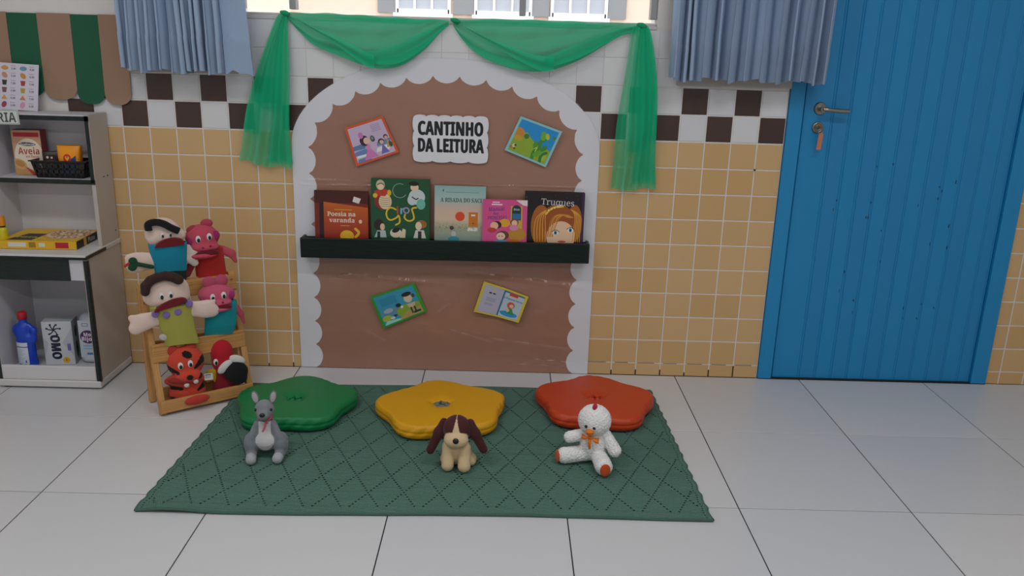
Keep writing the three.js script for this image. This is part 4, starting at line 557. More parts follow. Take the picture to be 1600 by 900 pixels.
// ------------------------------------------------------------------ puppet rack and puppets
const RK = { x: -1.141, z: 0.506, turn: 0.6418, k: 0.3 };
const rk = (a, h, off = 0) => { const s = -RK.k * h + off; return [RK.x + a * Math.cos(RK.turn) + s * Math.sin(RK.turn), h, RK.z - a * Math.sin(RK.turn) + s * Math.cos(RK.turn)]; };
{
  const woodTex = art(512, 512, (c, w, h) => { c.fillStyle = '#c39a64'; c.fillRect(0, 0, w, h); for (let i = 0; i < 150; i++) { const y = rnd() * h, a = rr(0.08, 0.3), col = rnd() < 0.5 ? `rgba(120,72,30,${a})` : `rgba(226,178,112,${a})`; c.strokeStyle = col; c.lineWidth = rr(1, 5); c.beginPath(); c.moveTo(0, y); c.bezierCurveTo(w * 0.3, y + rr(-14, 14), w * 0.6, y + rr(-14, 14), w, y + rr(-8, 8)); c.stroke(); } for (let i = 0; i < 3; i++) dot(c, rnd() * w, rnd() * h, 9, 5, 'rgba(96,52,22,.6)'); });
  woodTex.wrapS = woodTex.wrapT = THREE.RepeatWrapping;
  const wood = M(0xfff0d8, 0.55, { map: woodTex }), inner = wood;
  const r = thing('puppet_rack', 'pine wood A-frame rack with three tiers holding hand puppets', 'rack', [RK.x, 0, RK.z], RK.turn);
  const bar = (a, b, w, d) => { const A = V(...a), B = V(...b), L = A.distanceTo(B), g = new RoundedBoxGeometry(w, L, d, 2, 0.003); const uv = g.attributes.uv, P = g.attributes.position; for (let i = 0; i < uv.count; i++) uv.setXY(i, P.getY(i) * 3 + a[0] * 7, (P.getX(i) + P.getZ(i)) * 3 + a[2] * 5); g.applyQuaternion(new THREE.Quaternion().setFromUnitVectors(V(0, 1, 0), B.clone().sub(A).normalize())); return g.translate((A.x + B.x) / 2, (A.y + B.y) / 2, (A.z + B.z) / 2); };
  const Wd = 0.336, k = RK.k, sl = (h, off) => -k * h + off;
  for (const a of [0.011, Wd - 0.011]) mesh('front_leg', bar([a, a < 0.1 ? 0.003 : 0.0145, -0.013], [a, 0.452, sl(0.452, -0.013)], 0.022, 0.026), wood, r);
  for (const a of [0.012, Wd - 0.012]) mesh('back_leg', bar([a, 0.002, -0.152], [a - 0.004, 0.44, -0.158], 0.022, 0.022), wood, r);
  const tier = (h0, h1, dep) => {
    mesh('front_slat', bar([0.003, (h0 + h1) / 2, sl((h0 + h1) / 2, 0.0085)], [Wd - 0.003, (h0 + h1) / 2, sl((h0 + h1) / 2, 0.0085)], h1 - h0, 0.014), wood, r);
    mesh('tray_floor', bar([0.024, h0 + 0.006, sl(h0, -dep / 2)], [Wd - 0.024, h0 + 0.006, sl(h0, -dep / 2)], 0.01, dep - 0.006), inner, r);
    mesh('back_slat', bar([0.024, h0 + 0.03, sl(h0, -dep)], [Wd - 0.024, h0 + 0.03, sl(h0, -dep)], 0.05, 0.009), inner, r);
  };
  tier(0.012, 0.056, 0.1); tier(0.184, 0.25, 0.07); tier(0.39, 0.446, 0.02);
  mesh('top_bar', bar([0.003, 0.437, sl(0.437, -0.031)], [Wd - 0.003, 0.437, sl(0.437, -0.031)], 0.014, 0.008), wood, r);
}
const felt = (c, e = {}) => M(c, 0.97, { bumpMap: rep(fine, 26), bumpScale: 0.0006, sheen: 0.2, sheenColor: new THREE.Color(0xffffff), sheenRoughness: 0.8, ...e });
const SKIN = 0xe2c8bb, MOUTH = 0x6d1620;
const sleeve = (rows, wav = 0.05) => sheet(48, rows.length * 5, (u, v) => { // cloth tube: rows [y, rx, rz, cx, cz] from top to hem
  const q = v * (rows.length - 1), i = Math.min(rows.length - 2, q | 0), t = q - i, R = rows[i].map((a, k) => lerp(a, rows[i + 1][k], t)), a = u * Math.PI * 2, w = 1 + wav * v * Math.sin(a * 4 + 1.3), sq = (c) => Math.sign(c) * Math.pow(Math.abs(c), 0.8);
  return [R[3] + sq(Math.cos(a)) * R[1], R[0] + 0.002 * Math.sin(a * 3) * v, R[4] - sq(Math.sin(a)) * R[2] * w];
});
function puppet(label, a, h, off, X0, Y0) {   // X0, Y0: where its visible hem sits in a sketch whose units are 0.83 mm
  const g = thing('hand_puppet', label, 'puppet', rk(a, h, off), 0.43, 'hand puppets on the pine rack');
  const x = (X) => (X - X0) * 0.00083, y = (Y) => (Y0 - Y) * 0.00088, s = 0.00083;
  const E = (X, Y, w, hh, z, d, rot = 0) => { const e = new THREE.SphereGeometry(1, 26, 18).scale(w * s, hh * s * 1.05, d).rotateZ(rot); return e.translate(x(X), y(Y), z); };
  const P = (name, geo, col, parent = g) => mesh(name, geo, felt(col, { side: 2 }), parent);
  const el2 = (X, Y, w, hh, z, d) => el([x(X), y(Y), z], [w * s, hh * s * 1.05, d]), cap2 = (X, Y, X2, Y2, r, r2, z = 0.005, z2 = z) => cap([x(X), y(Y), z], [x(X2), y(Y2), z2], r * s, (r2 ?? r) * s);
  const eye = (X, Y, r, z, par) => { const e = mesh('eye', E(X, Y, r * 0.78, r * 1.1, z, 0.0035), felt(0xe8e6e2), par ?? g); mesh('pupil', E(X + 1, Y + r * 0.25, r * 0.46, r * 0.68, z + 0.0022, 0.0024), M(0x141416, 0.35), e); };
  const flat = (geo, zc, k) => { geo.translate(0, 0, -zc).scale(1, 1, k).translate(0, 0, zc); geo.computeVertexNormals(); return geo; };
  const mouth = (X, Y, w, hh, z, d, rot, lip) => { // half-moon mouth: straight lower edge, arched upper edge
    const sh = new THREE.Shape(); sh.moveTo(-w * s, 0); sh.quadraticCurveTo(-w * s * 0.6, hh * s * 1.9, w * s * 0.25, hh * s * 2); sh.quadraticCurveTo(w * s * 0.98, hh * s * 1.7, w * s, 0); sh.quadraticCurveTo(0, -hh * s * 0.25, -w * s, 0);
    const m = mesh('mouth', extr(sh, d, 0, 0.0025).rotateZ(rot).translate(x(X), y(Y), z), felt(lip ?? MOUTH), g); return m;
  };
  return { g, x, y, s, E, P, el2, cap2, eye, flat, mouth, row: (Y, xl, xr, rz, cz = 0) => [y(Y), ((xr - xl) / 2) * s, rz, x((xl + xr) / 2), cz] };
}
{ // boy
  const k = puppet('boy hand puppet with black hair and turquoise shirt on the top tier', 0.116, 0.464, -0.016, 185, 275);
  k.P('trousers', sleeve([k.row(240, 121, 250, 0.022), k.row(272, 122, 248, 0.02), k.row(345, 130, 240, 0.007)]), 0x16342a);
  k.P('shirt', sleeve([k.row(136, 112, 254, 0.02, 0.006), k.row(138, 104, 260, 0.03, 0.006), k.row(190, 111, 256, 0.028, 0.004), k.row(252, 121, 251, 0.024)]), 0x118fae);
  const hd = k.P('head', k.flat(blob([k.el2(165, 85, 66, 52, 0, 0.05), k.el2(196, 108, 62, 34, 0, 0.05), k.el2(130, 112, 32, 34, 0, 0.05)], 0.02, 60), 0, 0.62), SKIN);
  k.P('hair', k.flat(tube([[k.x(112), k.y(74), 0.034], [k.x(112), k.y(50), 0.036], [k.x(140), k.y(42), 0.04], [k.x(172), k.y(50), 0.046], [k.x(198), k.y(66), 0.05], [k.x(228), k.y(82), 0.046]], 0.0125, 44, 12), 0.04, 0.6), 0x131113, hd);
  k.eye(163, 99, 10, 0.0325, hd); k.eye(194, 97, 10, 0.032, hd);
  k.mouth(188, 141, 56, 15, 0.012, 0.026, 0.05);
  k.P('arm', k.flat(blob([k.cap2(112, 205, 62, 208, 36, 38), k.cap2(62, 208, 40, 222, 36, 28), k.cap2(50, 200, 26, 188, 20, 14)], 0.02, 40), 0.005, 0.4), SKIN);
  k.P('arm', k.flat(blob([k.cap2(258, 165, 270, 205, 18, 24), k.cap2(270, 205, 284, 228, 22, 16), k.cap2(276, 190, 300, 180, 12, 8)], 0.012, 40), 0.005, 0.45), 0xd2c4ba);
  const f = k.P('felt_tool', k.flat(blob([k.cap2(112, 226, 50, 208, 9, 9, 0.024), k.el2(40, 196, 17, 15, 0.024, 0.012), k.el2(36, 222, 17, 15, 0.024, 0.012)], 0.006, 44), 0.024, 0.6), 0x14462b); k.P('red_tip', tube([[k.x(28), k.y(202), 0.026], [k.x(4), k.y(216), 0.026]], 0.0045, 8, 8), 0xc0303a, f);
}
{ // red pig
  const k = puppet('red pig hand puppet with pink face on the top tier', 0.258, 0.436, -0.03, 370, 285);
  k.P('dress', sleeve([k.row(150, 310, 412, 0.024, 0.004), k.row(156, 300, 428, 0.03, 0.004), k.row(210, 306, 432, 0.026), k.row(285, 308, 438, 0.02), k.row(345, 318, 428, 0.007)]), 0xbf2d2a);
  const hd = k.P('head', k.flat(blob([k.el2(345, 112, 70, 56, 0, 0.06), k.el2(350, 146, 62, 20, 0.04, 0.04), k.el2(332, 178, 56, 14, 0.04, 0.05)], 0.012, 60), 0, 0.68), 0xc04a5c);
  k.P('ear', k.E(368, 54, 26, 18, 0.0, 0.012), 0xb8425a, hd); k.P('ear', k.E(304, 74, 24, 14, 0.004, 0.012, 0.5), 0xa93a48, hd);
  for (const [X, Y, w] of [[297, 122, 17], [400, 102, 17]]) k.P('cheek', k.E(X, Y, w, 21, 0.0225, 0.009), 0xa2296a, hd);
  k.eye(325, 110, 14, 0.039, hd); k.eye(371, 102, 14, 0.0385, hd);
  k.mouth(350, 176, 52, 11, 0.02, 0.03, 0.12); k.P('lower_lip', k.E(350, 183, 56, 9, 0.036, 0.022, 0.12), 0xc63a44);
  k.P('nostrils', [k.E(340, 143, 5, 4, 0.053, 0.003), k.E(372, 138, 5, 4, 0.052, 0.003)], 0x7c2040, hd);
  k.P('arm', k.flat(blob([k.cap2(425, 170, 462, 188, 20, 18), k.cap2(462, 188, 478, 222, 15, 9)], 0.01, 36), 0.005, 0.5), 0xc2505c); k.P('arm', k.flat(blob([k.cap2(305, 200, 270, 262, 17, 16)], 0.01, 30), 0.005, 0.5), 0x9c3a44);
}
{ // girl
  const k = puppet('brown-haired girl hand puppet in yellow dress on the middle tier', 0.094, 0.243, 0.034, 215, 570);
  k.P('dress', sleeve([k.row(396, 118, 272, 0.02, 0.002), k.row(402, 108, 284, 0.03, 0.002), k.row(440, 126, 278, 0.028), k.row(510, 148, 284, 0.02, -0.003), k.row(572, 160, 294, 0.014, -0.008)], 0.12), 0xb4b050);
  const hd = k.P('head', k.flat(blob([k.el2(180, 340, 92, 66, 0, 0.06), k.el2(182, 372, 88, 38, 0, 0.06)], 0.02, 60), 0, 0.56), SKIN);
  k.P('hair', k.flat(blob([[100, 330], [104, 306], [124, 286], [150, 276], [180, 272], [206, 278], [230, 292]].map(([X, Y], i) => k.el2(X, Y, i ? 21 : 18, i ? 19 : 17, 0.034, 0.018)), 0.012, 60), 0.034, 0.8), 0x38221e, hd);
  k.eye(160, 353, 14, 0.0345, hd); k.eye(195, 350, 13, 0.0345, hd);
  k.mouth(192, 396, 64, 12, 0.012, 0.028, 0.27);
  for (const [X, Y] of [[130, 424], [172, 432], [217, 424], [264, 394]]) k.P('collar_dot', k.E(X, Y, 15, 15, 0.03, 0.0035), 0x8a74b6);
  k.P('arm', k.flat(blob([k.cap2(130, 450, 84, 460, 32, 34), k.cap2(84, 460, 52, 482, 32, 28), k.cap2(60, 450, 40, 440, 18, 14)], 0.016, 44), 0.005, 0.4), SKIN);
  k.P('arm', k.flat(blob([k.cap2(278, 426, 330, 432, 34, 36), k.cap2(330, 432, 356, 440, 34, 28), k.cap2(346, 412, 366, 400, 14, 6)], 0.014, 44), 0.005, 0.4), SKIN);
  k.P('tag', k.E(152, 526, 16, 13, 0.02, 0.003, -0.5), 0xc9c6c0);
}
{ // pink pig
  const k = puppet('pink pig hand puppet in turquoise dress on the middle tier', 0.243, 0.247, 0.018, 415, 530);
  k.P('dress', sleeve([k.row(384, 370, 480, 0.02, 0.0), k.row(390, 356, 494, 0.03, 0.0), k.row(440, 358, 492, 0.027), k.row(490, 354, 486, 0.02), k.row(532, 348, 470, 0.012, -0.006)], 0.1), 0x129aa6);
  const hd = k.P('head', k.flat(blob([k.el2(412, 356, 76, 44, 0, 0.06), k.el2(412, 384, 58, 16, 0.04, 0.04), k.el2(412, 408, 56, 11, 0.04, 0.05)], 0.012, 60), 0, 0.66), 0xc45670);
  k.P('ear', k.E(386, 304, 30, 26, 0, 0.011), 0xbe506a, hd); k.P('ear', k.E(436, 300, 28, 26, 0, 0.011), 0xbe506a, hd);
  for (const [X, Y] of [[360, 376], [466, 358]]) k.P('cheek', k.E(X, Y, 19, 17, 0.0235, 0.009), 0xa62f70, hd);
  k.eye(392, 357, 14, 0.0375, hd); k.eye(437, 352, 14, 0.037, hd);
  k.mouth(414, 403, 50, 8, 0.02, 0.03, 0.05); k.P('nostrils', [k.E(400, 380, 5, 4, 0.05, 0.003), k.E(430, 377, 5, 4, 0.05, 0.003)], 0x7c2040, hd);
  k.P('arm', k.flat(blob([k.cap2(490, 420, 508, 450, 14, 12), k.cap2(508, 450, 518, 488, 10, 7)], 0.008, 34), 0.005, 0.55), 0xac4a58);
}
{ // tiger
  const k = puppet('orange tiger hand puppet with black stripes on the bottom tier', 0.109, 0.031, -0.036, 280, 800);
  const OR = 0xcb4630, BK = 0x17110f, U = (X, Y) => [k.x(X), k.y(Y)];
  const stripes = [[204, 655, 246, 672, 15], [352, 628, 318, 658, 15], [348, 684, 332, 700, 13], [204, 736, 258, 744, 14], [352, 742, 322, 758, 13], [216, 790, 262, 792, 12], [356, 660, 350, 690, 7]].map(([a, b, c, d, r]) => [...U(a, b), ...U(c, d), r * k.s]);
  const col = (x, y, z) => { if (z < -0.008) return OR; for (const [a, b, c, d, r] of stripes) { const t = clamp(((x - a) * (c - a) + (y - b) * (d - b)) / ((c - a) ** 2 + (d - b) ** 2)); if (Math.hypot(x - lerp(a, c, t), y - lerp(b, d, t)) < r * (1 - 0.55 * t)) return BK; } const [mx, my] = U(288, 600); return Math.hypot((x - mx) * 0.75, y - my + (x - mx) * 0.25) < 15 * k.s ? BK : OR; };
  const g = k.flat(blob([k.el2(282, 640, 76, 68, 0, 0.06), k.el2(288, 692, 56, 26, 0.05, 0.03), k.el2(272, 716, 82, 26, 0.0, 0.06), k.el2(280, 770, 74, 62, 0, 0.05)], 0.016, 100), 0, 0.62);
  mesh('body', paint(g, col), felt(0xffffff, { vertexColors: true }), k.g);
  k.P('ear', k.E(232, 586, 26, 24, 0, 0.012), 0xbe3c2e); k.P('ear', k.E(304, 582, 26, 20, 0, 0.012), 0xbe3c2e);
  k.eye(258, 642, 14, 0.036); k.eye(298, 637, 14, 0.036);
  k.P('nose', k.E(291, 690, 14, 11, 0.05, 0.006), 0x17110f);
  k.P('jaw', k.E(255, 706, 58, 14, 0.034, 0.014, -0.2), 0x98302c);
  for (const [X, Y] of [[276, 724], [314, 713]]) k.P('tooth', k.E(X, Y, 11, 10, 0.043, 0.005), 0xdad2cc);
  k.P('paw', k.E(312, 786, 52, 19, 0.056, 0.012, 0.12), 0xc23c30);
  const [tx, ty] = U(370, 717); mesh('tag', new THREE.PlaneGeometry(0.03, 0.026).translate(tx, ty, 0.004), printed(120, 104, (c, w, h) => { c.fillStyle = '#d9d8d2'; c.fillRect(0, 0, w, h); c.fillStyle = '#2c4a8a'; c.fillRect(14, 16, 80, 14); c.fillStyle = '#888'; c.fillRect(14, 44, 80, 8); c.fillRect(14, 62, 70, 8); }), k.g);
}
{ // parrot
  const k = puppet('red parrot hand puppet with large black beak on the bottom tier', 0.25, 0.041, -0.036, 450, 750);
  k.P('body', sleeve([k.row(650, 405, 500, 0.024), k.row(690, 398, 512, 0.028), k.row(745, 392, 510, 0.024), k.row(772, 398, 505, 0.014)]), 0x8c1a28);
  const hd = k.P('head', k.flat(blob([k.el2(440, 592, 48, 54, 0, 0.05), k.el2(446, 640, 50, 40, 0, 0.05)], 0.02, 50), 0, 0.7), 0xb81526);
  k.P('cheek_patch', k.E(446, 644, 40, 19, 0.036, 0.01, 0.72), 0xdedad8, hd); k.P('cheek_patch', k.E(500, 622, 36, 20, 0.03, 0.011, -0.45), 0xdedad8, hd);
  k.P('beak', k.flat(blob([k.el2(490, 672, 52, 46, 0.036, 0.03), k.el2(502, 706, 34, 24, 0.034, 0.022)], 0.012, 48), 0.036, 0.7), 0x111113);
  k.eye(410, 622, 13, 0.0285, hd);
  k.P('wing', k.flat(blob([k.el2(392, 682, 26, 26, 0.012, 0.012), k.cap2(386, 696, 372, 708, 10, 8, 0.012), k.cap2(404, 696, 406, 712, 10, 8, 0.012)], 0.008, 36), 0.012, 0.6), 0xbf9a14);
}

// ------------------------------------------------------------------ rug, cushions, plush toys
const RUGY = 0.009;
{
  const A = [-0.93, 0.2], B = [0.634, 0.17], C = [0.664, 1.098], D = [-0.974, 1.12], W = 2048, H = 1180, mw = 1.62, mh = 0.935;
  const at = (u, v) => [0, 1].map((k) => lerp(lerp(A[k], B[k], u), lerp(D[k], C[k], u), v));
  const hole = (c, x, y, s) => { c.beginPath(); c.ellipse((x / mw) * W, (y / mh) * H, s, s * 0.86, 0, 0, 7); c.fill(); };
  const holes = (c) => { const px = 0.105, pz = 0.205; for (let i = -16; i < 34; i++) for (let j = 0; j < 100; j++) { const t = j / 8; for (const s of [1, -1]) { const x = i * px + s * t * px * 0.5 * 1.0, y = t * pz * 0.5; if (x < 0.022 || x > mw - 0.022 || y < 0.02 || y > mh - 0.03) continue; hole(c, x, y, 4.4); } } for (let x = 0.014; x < mw; x += 0.0125) { hole(c, x, 0.012, 2.6); } for (let y = 0.012; y < mh; y += 0.0125) { hole(c, 0.014, y, 3.2); hole(c, mw - 0.014, y, 3.2); } };
  const cv = (draw) => { const c = document.createElement('canvas'); c.width = W; c.height = H; draw(c.getContext('2d')); return new THREE.CanvasTexture(c); };
  const alpha = cv((c) => { c.fillStyle = '#fff'; c.fillRect(0, 0, W, H); c.fillStyle = '#000'; holes(c); });
  const stitch = (hi, lo) => (c) => { c.fillStyle = hi; c.fillRect(0, 0, W, H); const rows = 148; for (let r = 0; r < rows; r++) { const y = (r / rows) * H; c.fillStyle = lo; c.fillRect(0, y + 6, W, 2); for (let x = (r % 2) * 4; x < W; x += 8) { if (((x * 7 + r * 13) % 11) < 8) c.fillRect(x, y, 1.6, 6); } } };
  const map = cv((c) => { stitch('#557a6c', '#4a6c60')(c); for (let i = 0; i < 240; i++) { c.fillStyle = rnd() < 0.5 ? 'rgba(40,70,60,.08)' : 'rgba(110,150,132,.07)'; c.fillRect(rnd() * W, rnd() * H, rr(60, 400), rr(4, 16)); } }); map.colorSpace = THREE.SRGBColorSpace;
  const bump = cv(stitch('#ddd', '#333'));
  const r = thing('crochet_rug', 'green crocheted rug with openwork diamond pattern on the floor', 'rug');
  const wav = (u, v) => { const e = Math.min(u, 1 - u, v, 1 - v); return 0.0012 * Math.sin(u * 40) * Math.sin(v * 26) + (u < 0.14 && v > 0.93 ? 0.007 * Math.sin(((0.14 - u) / 0.14) * Math.PI) * ((v - 0.93) / 0.07) : 0); };
  const edge = (u, v) => { const [x, z] = at(u, v); return [x + 0.003 * Math.sin(v * 90) * Math.max(sstep(0.03, 0, u), sstep(0.97, 1, u)), z + (v > 0.5 ? 0.006 * Math.sin(u * 7.5) * v : 0.004 * Math.sin(u * 9))]; };
  mesh('stitched_top', sheet(160, 90, (u, v) => { const [x, z] = edge(u, v); return [x, RUGY - 0.001 + wav(u, v), z]; }), M(0xffffff, 1.0, { map, alphaMap: alpha, alphaTest: 0.5, bumpMap: bump, bumpScale: 0.0018, side: 2 }), r);
  mesh('backing', sheet(60, 40, (u, v) => { const [x, z] = edge(lerp(0.004, 0.996, u), lerp(0.006, 0.994, v)); return [x, 0.0008, z]; }), M(0x4a6c60, 1), r);
  const rim = []; for (const [a, b, c, d] of [[0, 0, 1, 0], [1, 0, 1, 1], [1, 1, 0, 1], [0, 1, 0, 0]]) { const pts = []; for (let i = 0; i <= 40; i++) { const u = lerp(a, c, i / 40), v = lerp(b, d, i / 40), [x, z] = edge(u, v); pts.push([x, 0.0048 + wav(u, v), z]); } rim.push(tube(pts, 0.0045, 160, 6)); }
  mesh('edging', rim, M(0x436256, 1), r);
}
function cushion(label, cx, cz, rx, rz, phase, col, tuftCol, ph) {
  const c = thing('flower_cushion', label, 'cushion', [cx, RUGY + 0.0012, cz], 0, 'flower floor cushions'), hgt = 0.056;
  const R = (a) => 1 - 0.075 + 0.075 * Math.cos(5 * (a - phase)) + 0.015 * Math.sin(2 * a + ph);
  const prof = []; // [radius factor, height] from the centre over the rim to the base
  for (let i = 0; i <= 22; i++) { const t = i / 22; prof.push([t * 0.93, hgt * (0.93 + 0.07 * Math.cos(t * 1.5)) - 0.026 * Math.exp(-((t / 0.14) ** 2))]); }
  for (let i = 1; i <= 24; i++) { const a = Math.PI * 0.5 - (Math.PI * i) / 24, pinch = 0.012 * Math.exp(-((a / 0.16) ** 2)); prof.push([0.93 + 0.07 * Math.cos(a) - pinch, hgt * 0.5 + hgt * 0.44 * Math.sin(a)]); }
  prof.push([0.5, 0.001], [0.001, 0.001]);
  const g = sheet(220, prof.length - 1, (u, v) => {
    const i = Math.round(v * (prof.length - 1)), [f, y] = prof[i], a = u * Math.PI * 2, r = R(a) * f, side = sstep(0.86, 0.98, f), wr = side * (0.0022 * Math.sin(a * 9 + y * 60 + ph) + 0.0012 * Math.sin(a * 31 - y * 160 + ph * 2)) * Math.pow(Math.abs(Math.sin(a * 1.5 + ph)), 3);
    const top = y > hgt * 0.8 ? 0.0008 * Math.sin(r * 5 + a * 2 + ph) : 0;
    return [Math.cos(a) * rx * r + wr * Math.cos(a), Math.max(0.0005, y + top + wr * 0.5), -Math.sin(a) * rz * r - wr * Math.sin(a)];
  });
  mesh('cover', g, M(col, 0.42, { bumpMap: rep(fine, 30, 10), bumpScale: 0.0003, side: 2 }), c);
  const tf = mesh('tuft', [new THREE.TorusGeometry(0.022, 0.005, 8, 28).rotateX(Math.PI / 2).scale(1.2, 1, 0.95).translate(0, hgt - 0.013, 0), ...[0, 1, 2, 3, 4].map((i) => ell(0.009, 0.006, 0.007, 0.016 * Math.cos(i * 1.7 + ph), hgt - 0.0125 + 0.002 * (i % 2), 0.012 * Math.sin(i * 1.7 + ph), 12))], M(tuftCol, 0.6), c);
  if (tuftCol !== col) tf.userData.label = 'grey knotted tuft in the middle of the top';   // the photograph shows a grey knot here
  mesh('cord', tube([[-0.018, hgt - 0.008, 0.004], [-0.004, hgt - 0.002, -0.01], [0.006, hgt - 0.004, 0.008], [0.02, hgt - 0.004, -0.006]], 0.0026, 24, 6), M(tuftCol, 0.6), tf);
}
cushion('green flower shaped floor cushion beside the puppet rack', -0.682, 0.445, 0.222, 0.212, 1.62, 0x067a43, 0x067a43, 0.4);
cushion('yellow flower shaped floor cushion between the green and orange ones', -0.158, 0.462, 0.239, 0.222, 1.75, 0xdfa106, 0x6f7468, 1.3);
cushion('orange flower shaped floor cushion behind the white chick', 0.396, 0.372, 0.225, 0.218, 1.5, 0xc63e12, 0xc63e12, 2.2);

const plush = (c, e = {}) => M(c, 0.98, { bumpMap: rep(fine, 30), bumpScale: 0.0016, sheen: 0.4, sheenColor: new THREE.Color(0xffffff), sheenRoughness: 0.6, ...e });
const bead = M(0x0b0b0d, 0.15);
{ // kangaroo
  const p = thing('plush_kangaroo', 'grey plush kangaroo with pink neck ribbon in front of the green cushion', 'plush toy', [-0.692, RUGY, 0.782], 0.1); p.scale.setScalar(0.92);
  const GR = 0x85898e, WH = 0xd9d6d6, LG = 0xb0b3b6;
  const g = blob([el([0, 0.078, -0.006], [0.04, 0.052, 0.036]), el([0, 0.062, 0.006], [0.043, 0.04, 0.034]), cap([0, 0.11, -0.004], [0, 0.15, 0.0], 0.026, 0.02), el([0, 0.176, 0.006], [0.033, 0.034, 0.032]), el([0, 0.166, 0.034], [0.02, 0.018, 0.018]),
    cap([-0.026, 0.122, 0.008], [-0.045, 0.082, 0.022], 0.013, 0.013), cap([0.026, 0.122, 0.008], [0.045, 0.082, 0.022], 0.013, 0.013),
    el([-0.05, 0.05, 0.008], [0.025, 0.04, 0.034]), el([0.05, 0.05, 0.008], [0.025, 0.04, 0.034]), cap([-0.05, 0.02, 0.01], [-0.043, 0.017, 0.066], 0.018, 0.0175), cap([0.05, 0.02, 0.01], [0.044, 0.017, 0.062], 0.018, 0.0175),
    cap([0, 0.04, -0.03], [0.01, 0.016, -0.085], 0.018, 0.01)], 0.01, 110);
  const body = mesh('body', paint(g, (x, y, z) => {
    const ax = Math.abs(x); if (z > 0.052 && y < 0.05) return LG; if (y < 0.136 && y > 0.03 && z > 0.006) { const w = lerp(0.031, 0.0195, sstep(0.075, 0.1, y)); if (ax < w * Math.sqrt(clamp((y - 0.032) / 0.03)) && z > 0.01) return WH; } return GR;
  }), plush(0xffffff, { vertexColors: true }), p);
  for (const s of [-1, 1]) { const e = mesh('ear', ell(0.0125, 0.024, 0.007, 0, 0.018, 0, 18), plush(GR), p); e.position.set(s * 0.026, 0.2, -0.002); e.rotation.z = s * -0.22; mesh('inner_ear', ell(0.0095, 0.02, 0.004, 0, 0.0185, 0.0045, 16), plush(0xd9d2d2), e); }
  for (const s of [-1, 1]) mesh('eye', ell(0.0045, 0.0055, 0.004, s * 0.0255, 0.183, 0.026, 14), bead, p);
  mesh('nose', ell(0.0095, 0.0075, 0.006, 0, 0.174, 0.051, 16), M(0x17171a, 0.5), p);
  mesh('pouch', new THREE.TorusGeometry(0.026, 0.0016, 6, 24, Math.PI).rotateZ(Math.PI).scale(1, 0.35, 1).translate(0, 0.062, 0.0405), plush(0xc6c2c2), p);
  const rb = M(0xc2536e, 0.5), tie = mesh('ribbon', [new THREE.TorusGeometry(0.0235, 0.0042, 8, 32).rotateX(Math.PI / 2 - 0.15).translate(0, 0.143, 0.002)], rb, p);
  mesh('ribbon_tail', [tube([[0.006, 0.14, 0.028], [0.004, 0.126, 0.036], [-0.004, 0.108, 0.04]], 0.0032, 16, 6), tube([[0.008, 0.142, 0.027], [0.02, 0.15, 0.026], [0.024, 0.16, 0.02]], 0.0032, 16, 6), tube([[0.004, 0.14, 0.029], [0.013, 0.136, 0.034]], 0.003, 10, 6)], rb, tie);
}
{ // dog
  const p = thing('plush_dog', 'cream plush dog with long brown ears in front of the yellow cushion', 'plush toy', [-0.083, RUGY, 0.822], -0.02);
  const CR = 0xd8bd94, BR = 0x4a2020;
  const g = blob([el([0, 0.058, -0.006], [0.04, 0.05, 0.036]), el([0, 0.035, -0.018], [0.046, 0.036, 0.036]), cap([-0.026, 0.075, 0.016], [-0.026, 0.02, 0.036], 0.019, 0.019), cap([0.026, 0.072, 0.016], [0.026, 0.02, 0.04], 0.019, 0.02), el([0, 0.13, 0.004], [0.044, 0.044, 0.04]), { ...el([0, 0.108, 0.036], [0.038, 0.026, 0.028]), k: 0.006 }, el([0.044, 0.018, -0.012], [0.018, 0.018, 0.03]), el([-0.036, 0.018, -0.016], [0.018, 0.018, 0.03])], 0.008, 110);
  mesh('body', paint(g, (x, y, z) => { if (y < 0.092) return CR; const m = Math.hypot(x / 0.0385, (y - 0.108) / 0.0268, (z - 0.036) / 0.0285); if (m < 1.06 && z > 0.01) return CR; if (z > -0.01 && Math.abs(x) < 0.0115 * clamp((0.176 - y) / 0.042, 0, 1.0)) return CR; return y > 0.1 ? BR : CR; }), plush(0xffffff, { vertexColors: true, bumpScale: 0.0008 }), p);
  for (const s of [-1, 1]) mesh('ear', blob([cap([s * 0.041, 0.148, -0.002], [s * 0.056, 0.115, 0.004], 0.013, 0.016), cap([s * 0.056, 0.115, 0.004], [s * (s < 0 ? 0.082 : 0.084), s < 0 ? 0.058 : 0.066, 0.012], 0.016, 0.0135)], 0.01, 44), plush(0x461d1d, { bumpScale: 0.0008 }), p);
  mesh('nose', ell(0.0095, 0.0095, 0.0065, 0.001, 0.116, 0.063, 18), M(0x121012, 0.3), p);
}
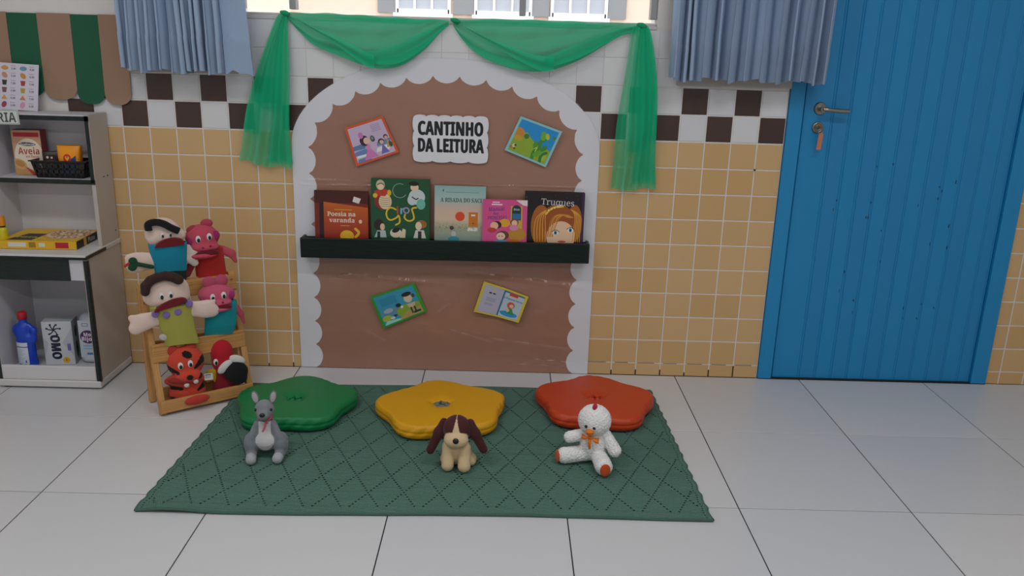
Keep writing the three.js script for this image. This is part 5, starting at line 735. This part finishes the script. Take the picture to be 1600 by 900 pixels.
{ // chick
  const p = thing('plush_chick', 'white fluffy plush chick with orange bow in front of the orange cushion', 'plush toy', [0.352, RUGY, 0.772], -0.28); p.scale.setScalar(0.93);
  const prims = [el([0, 0.068, 0], [0.046, 0.06, 0.042]), el([0, 0.158, 0.004], [0.056, 0.054, 0.05]), cap([-0.036, 0.1, 0.006], [-0.08, 0.092, 0.026], 0.02, 0.019), cap([0.04, 0.108, 0.004], [0.078, 0.062, 0.018], 0.02, 0.021), cap([-0.026, 0.032, 0.008], [-0.09, 0.03, 0.045], 0.026, 0.027), cap([0.026, 0.032, 0.02], [0.052, 0.031, 0.082], 0.026, 0.029)];
  const g = blob(prims, 0.01, 120), WHT = plush(0xf4f3f1, { bumpScale: 0.0012 });
  { const P = g.attributes.position, N = g.attributes.normal; for (let i = 0; i < P.count; i++) { const x = P.getX(i), y = P.getY(i), z = P.getZ(i), d = 0.0012 * Math.sin(x * 420 + 3 * Math.sin(y * 300)) * Math.sin(y * 390 + z * 350) + rr(-0.0011, 0.0017); P.setXYZ(i, x + N.getX(i) * d, Math.max(0.0008, y + N.getY(i) * d), z + N.getZ(i) * d); } g.computeVertexNormals(); }
  mesh('body', g, WHT, p);
  const OR = plush(0xd9571a, { bumpScale: 0.0008 });
  const sole = (x, y, z, nx, nz) => { const s = mesh('sole', ell(0.018, 0.023, 0.006, 0, 0, 0, 20), OR, p); s.position.set(x, y, z); s.rotation.y = Math.atan2(nx, nz); };
  sole(-0.113, 0.03, 0.058, -0.87, 0.5); sole(0.0622, 0.031, 0.1085, 0.38, 0.92);
  mesh('beak', blob([el([-0.006, 0.138, 0.056], [0.015, 0.007, 0.014]), el([-0.006, 0.128, 0.053], [0.012, 0.006, 0.011])], 0.003, 36), plush(0xe07a1c, { bumpScale: 0.0003 }), p);
  for (const [x, y] of [[-0.02, 0.153], [0.008, 0.151]]) mesh('eye', ell(0.0052, 0.0058, 0.005, x, y, 0.0535, 16), bead, p);
  mesh('comb', ell(0.0085, 0.012, 0.016, 0, 0.21, 0.014, 18), plush(0xc01a44, { bumpScale: 0.0005 }), p);
  const mB = M(0xe0760f, 0.4, { side: 2 }), bow = mesh('bow', [ell(0.007, 0.0065, 0.006, -0.004, 0.112, 0.049, 14)], mB, p);
  for (const s of [-1, 1]) mesh('bow_loop', sheet(14, 8, (u, v) => [-0.004 + s * (0.003 + 0.027 * u), 0.112 + (v - 0.5) * (0.006 + 0.018 * u) - (s > 0 ? 0.007 * u : -0.003 * u), 0.05 + 0.006 * Math.sin(Math.PI * u) + 0.002 * Math.sin(v * 6)]), mB, bow);
  mesh('bow_tail', sheet(4, 14, (u, v) => [-0.012 + u * 0.013 * (1 - 0.5 * v) + 0.004 * v, 0.11 - 0.042 * v, 0.051 + 0.004 * Math.sin(v * 4)]), mB, bow);
}
renderer.render(scene, camera);
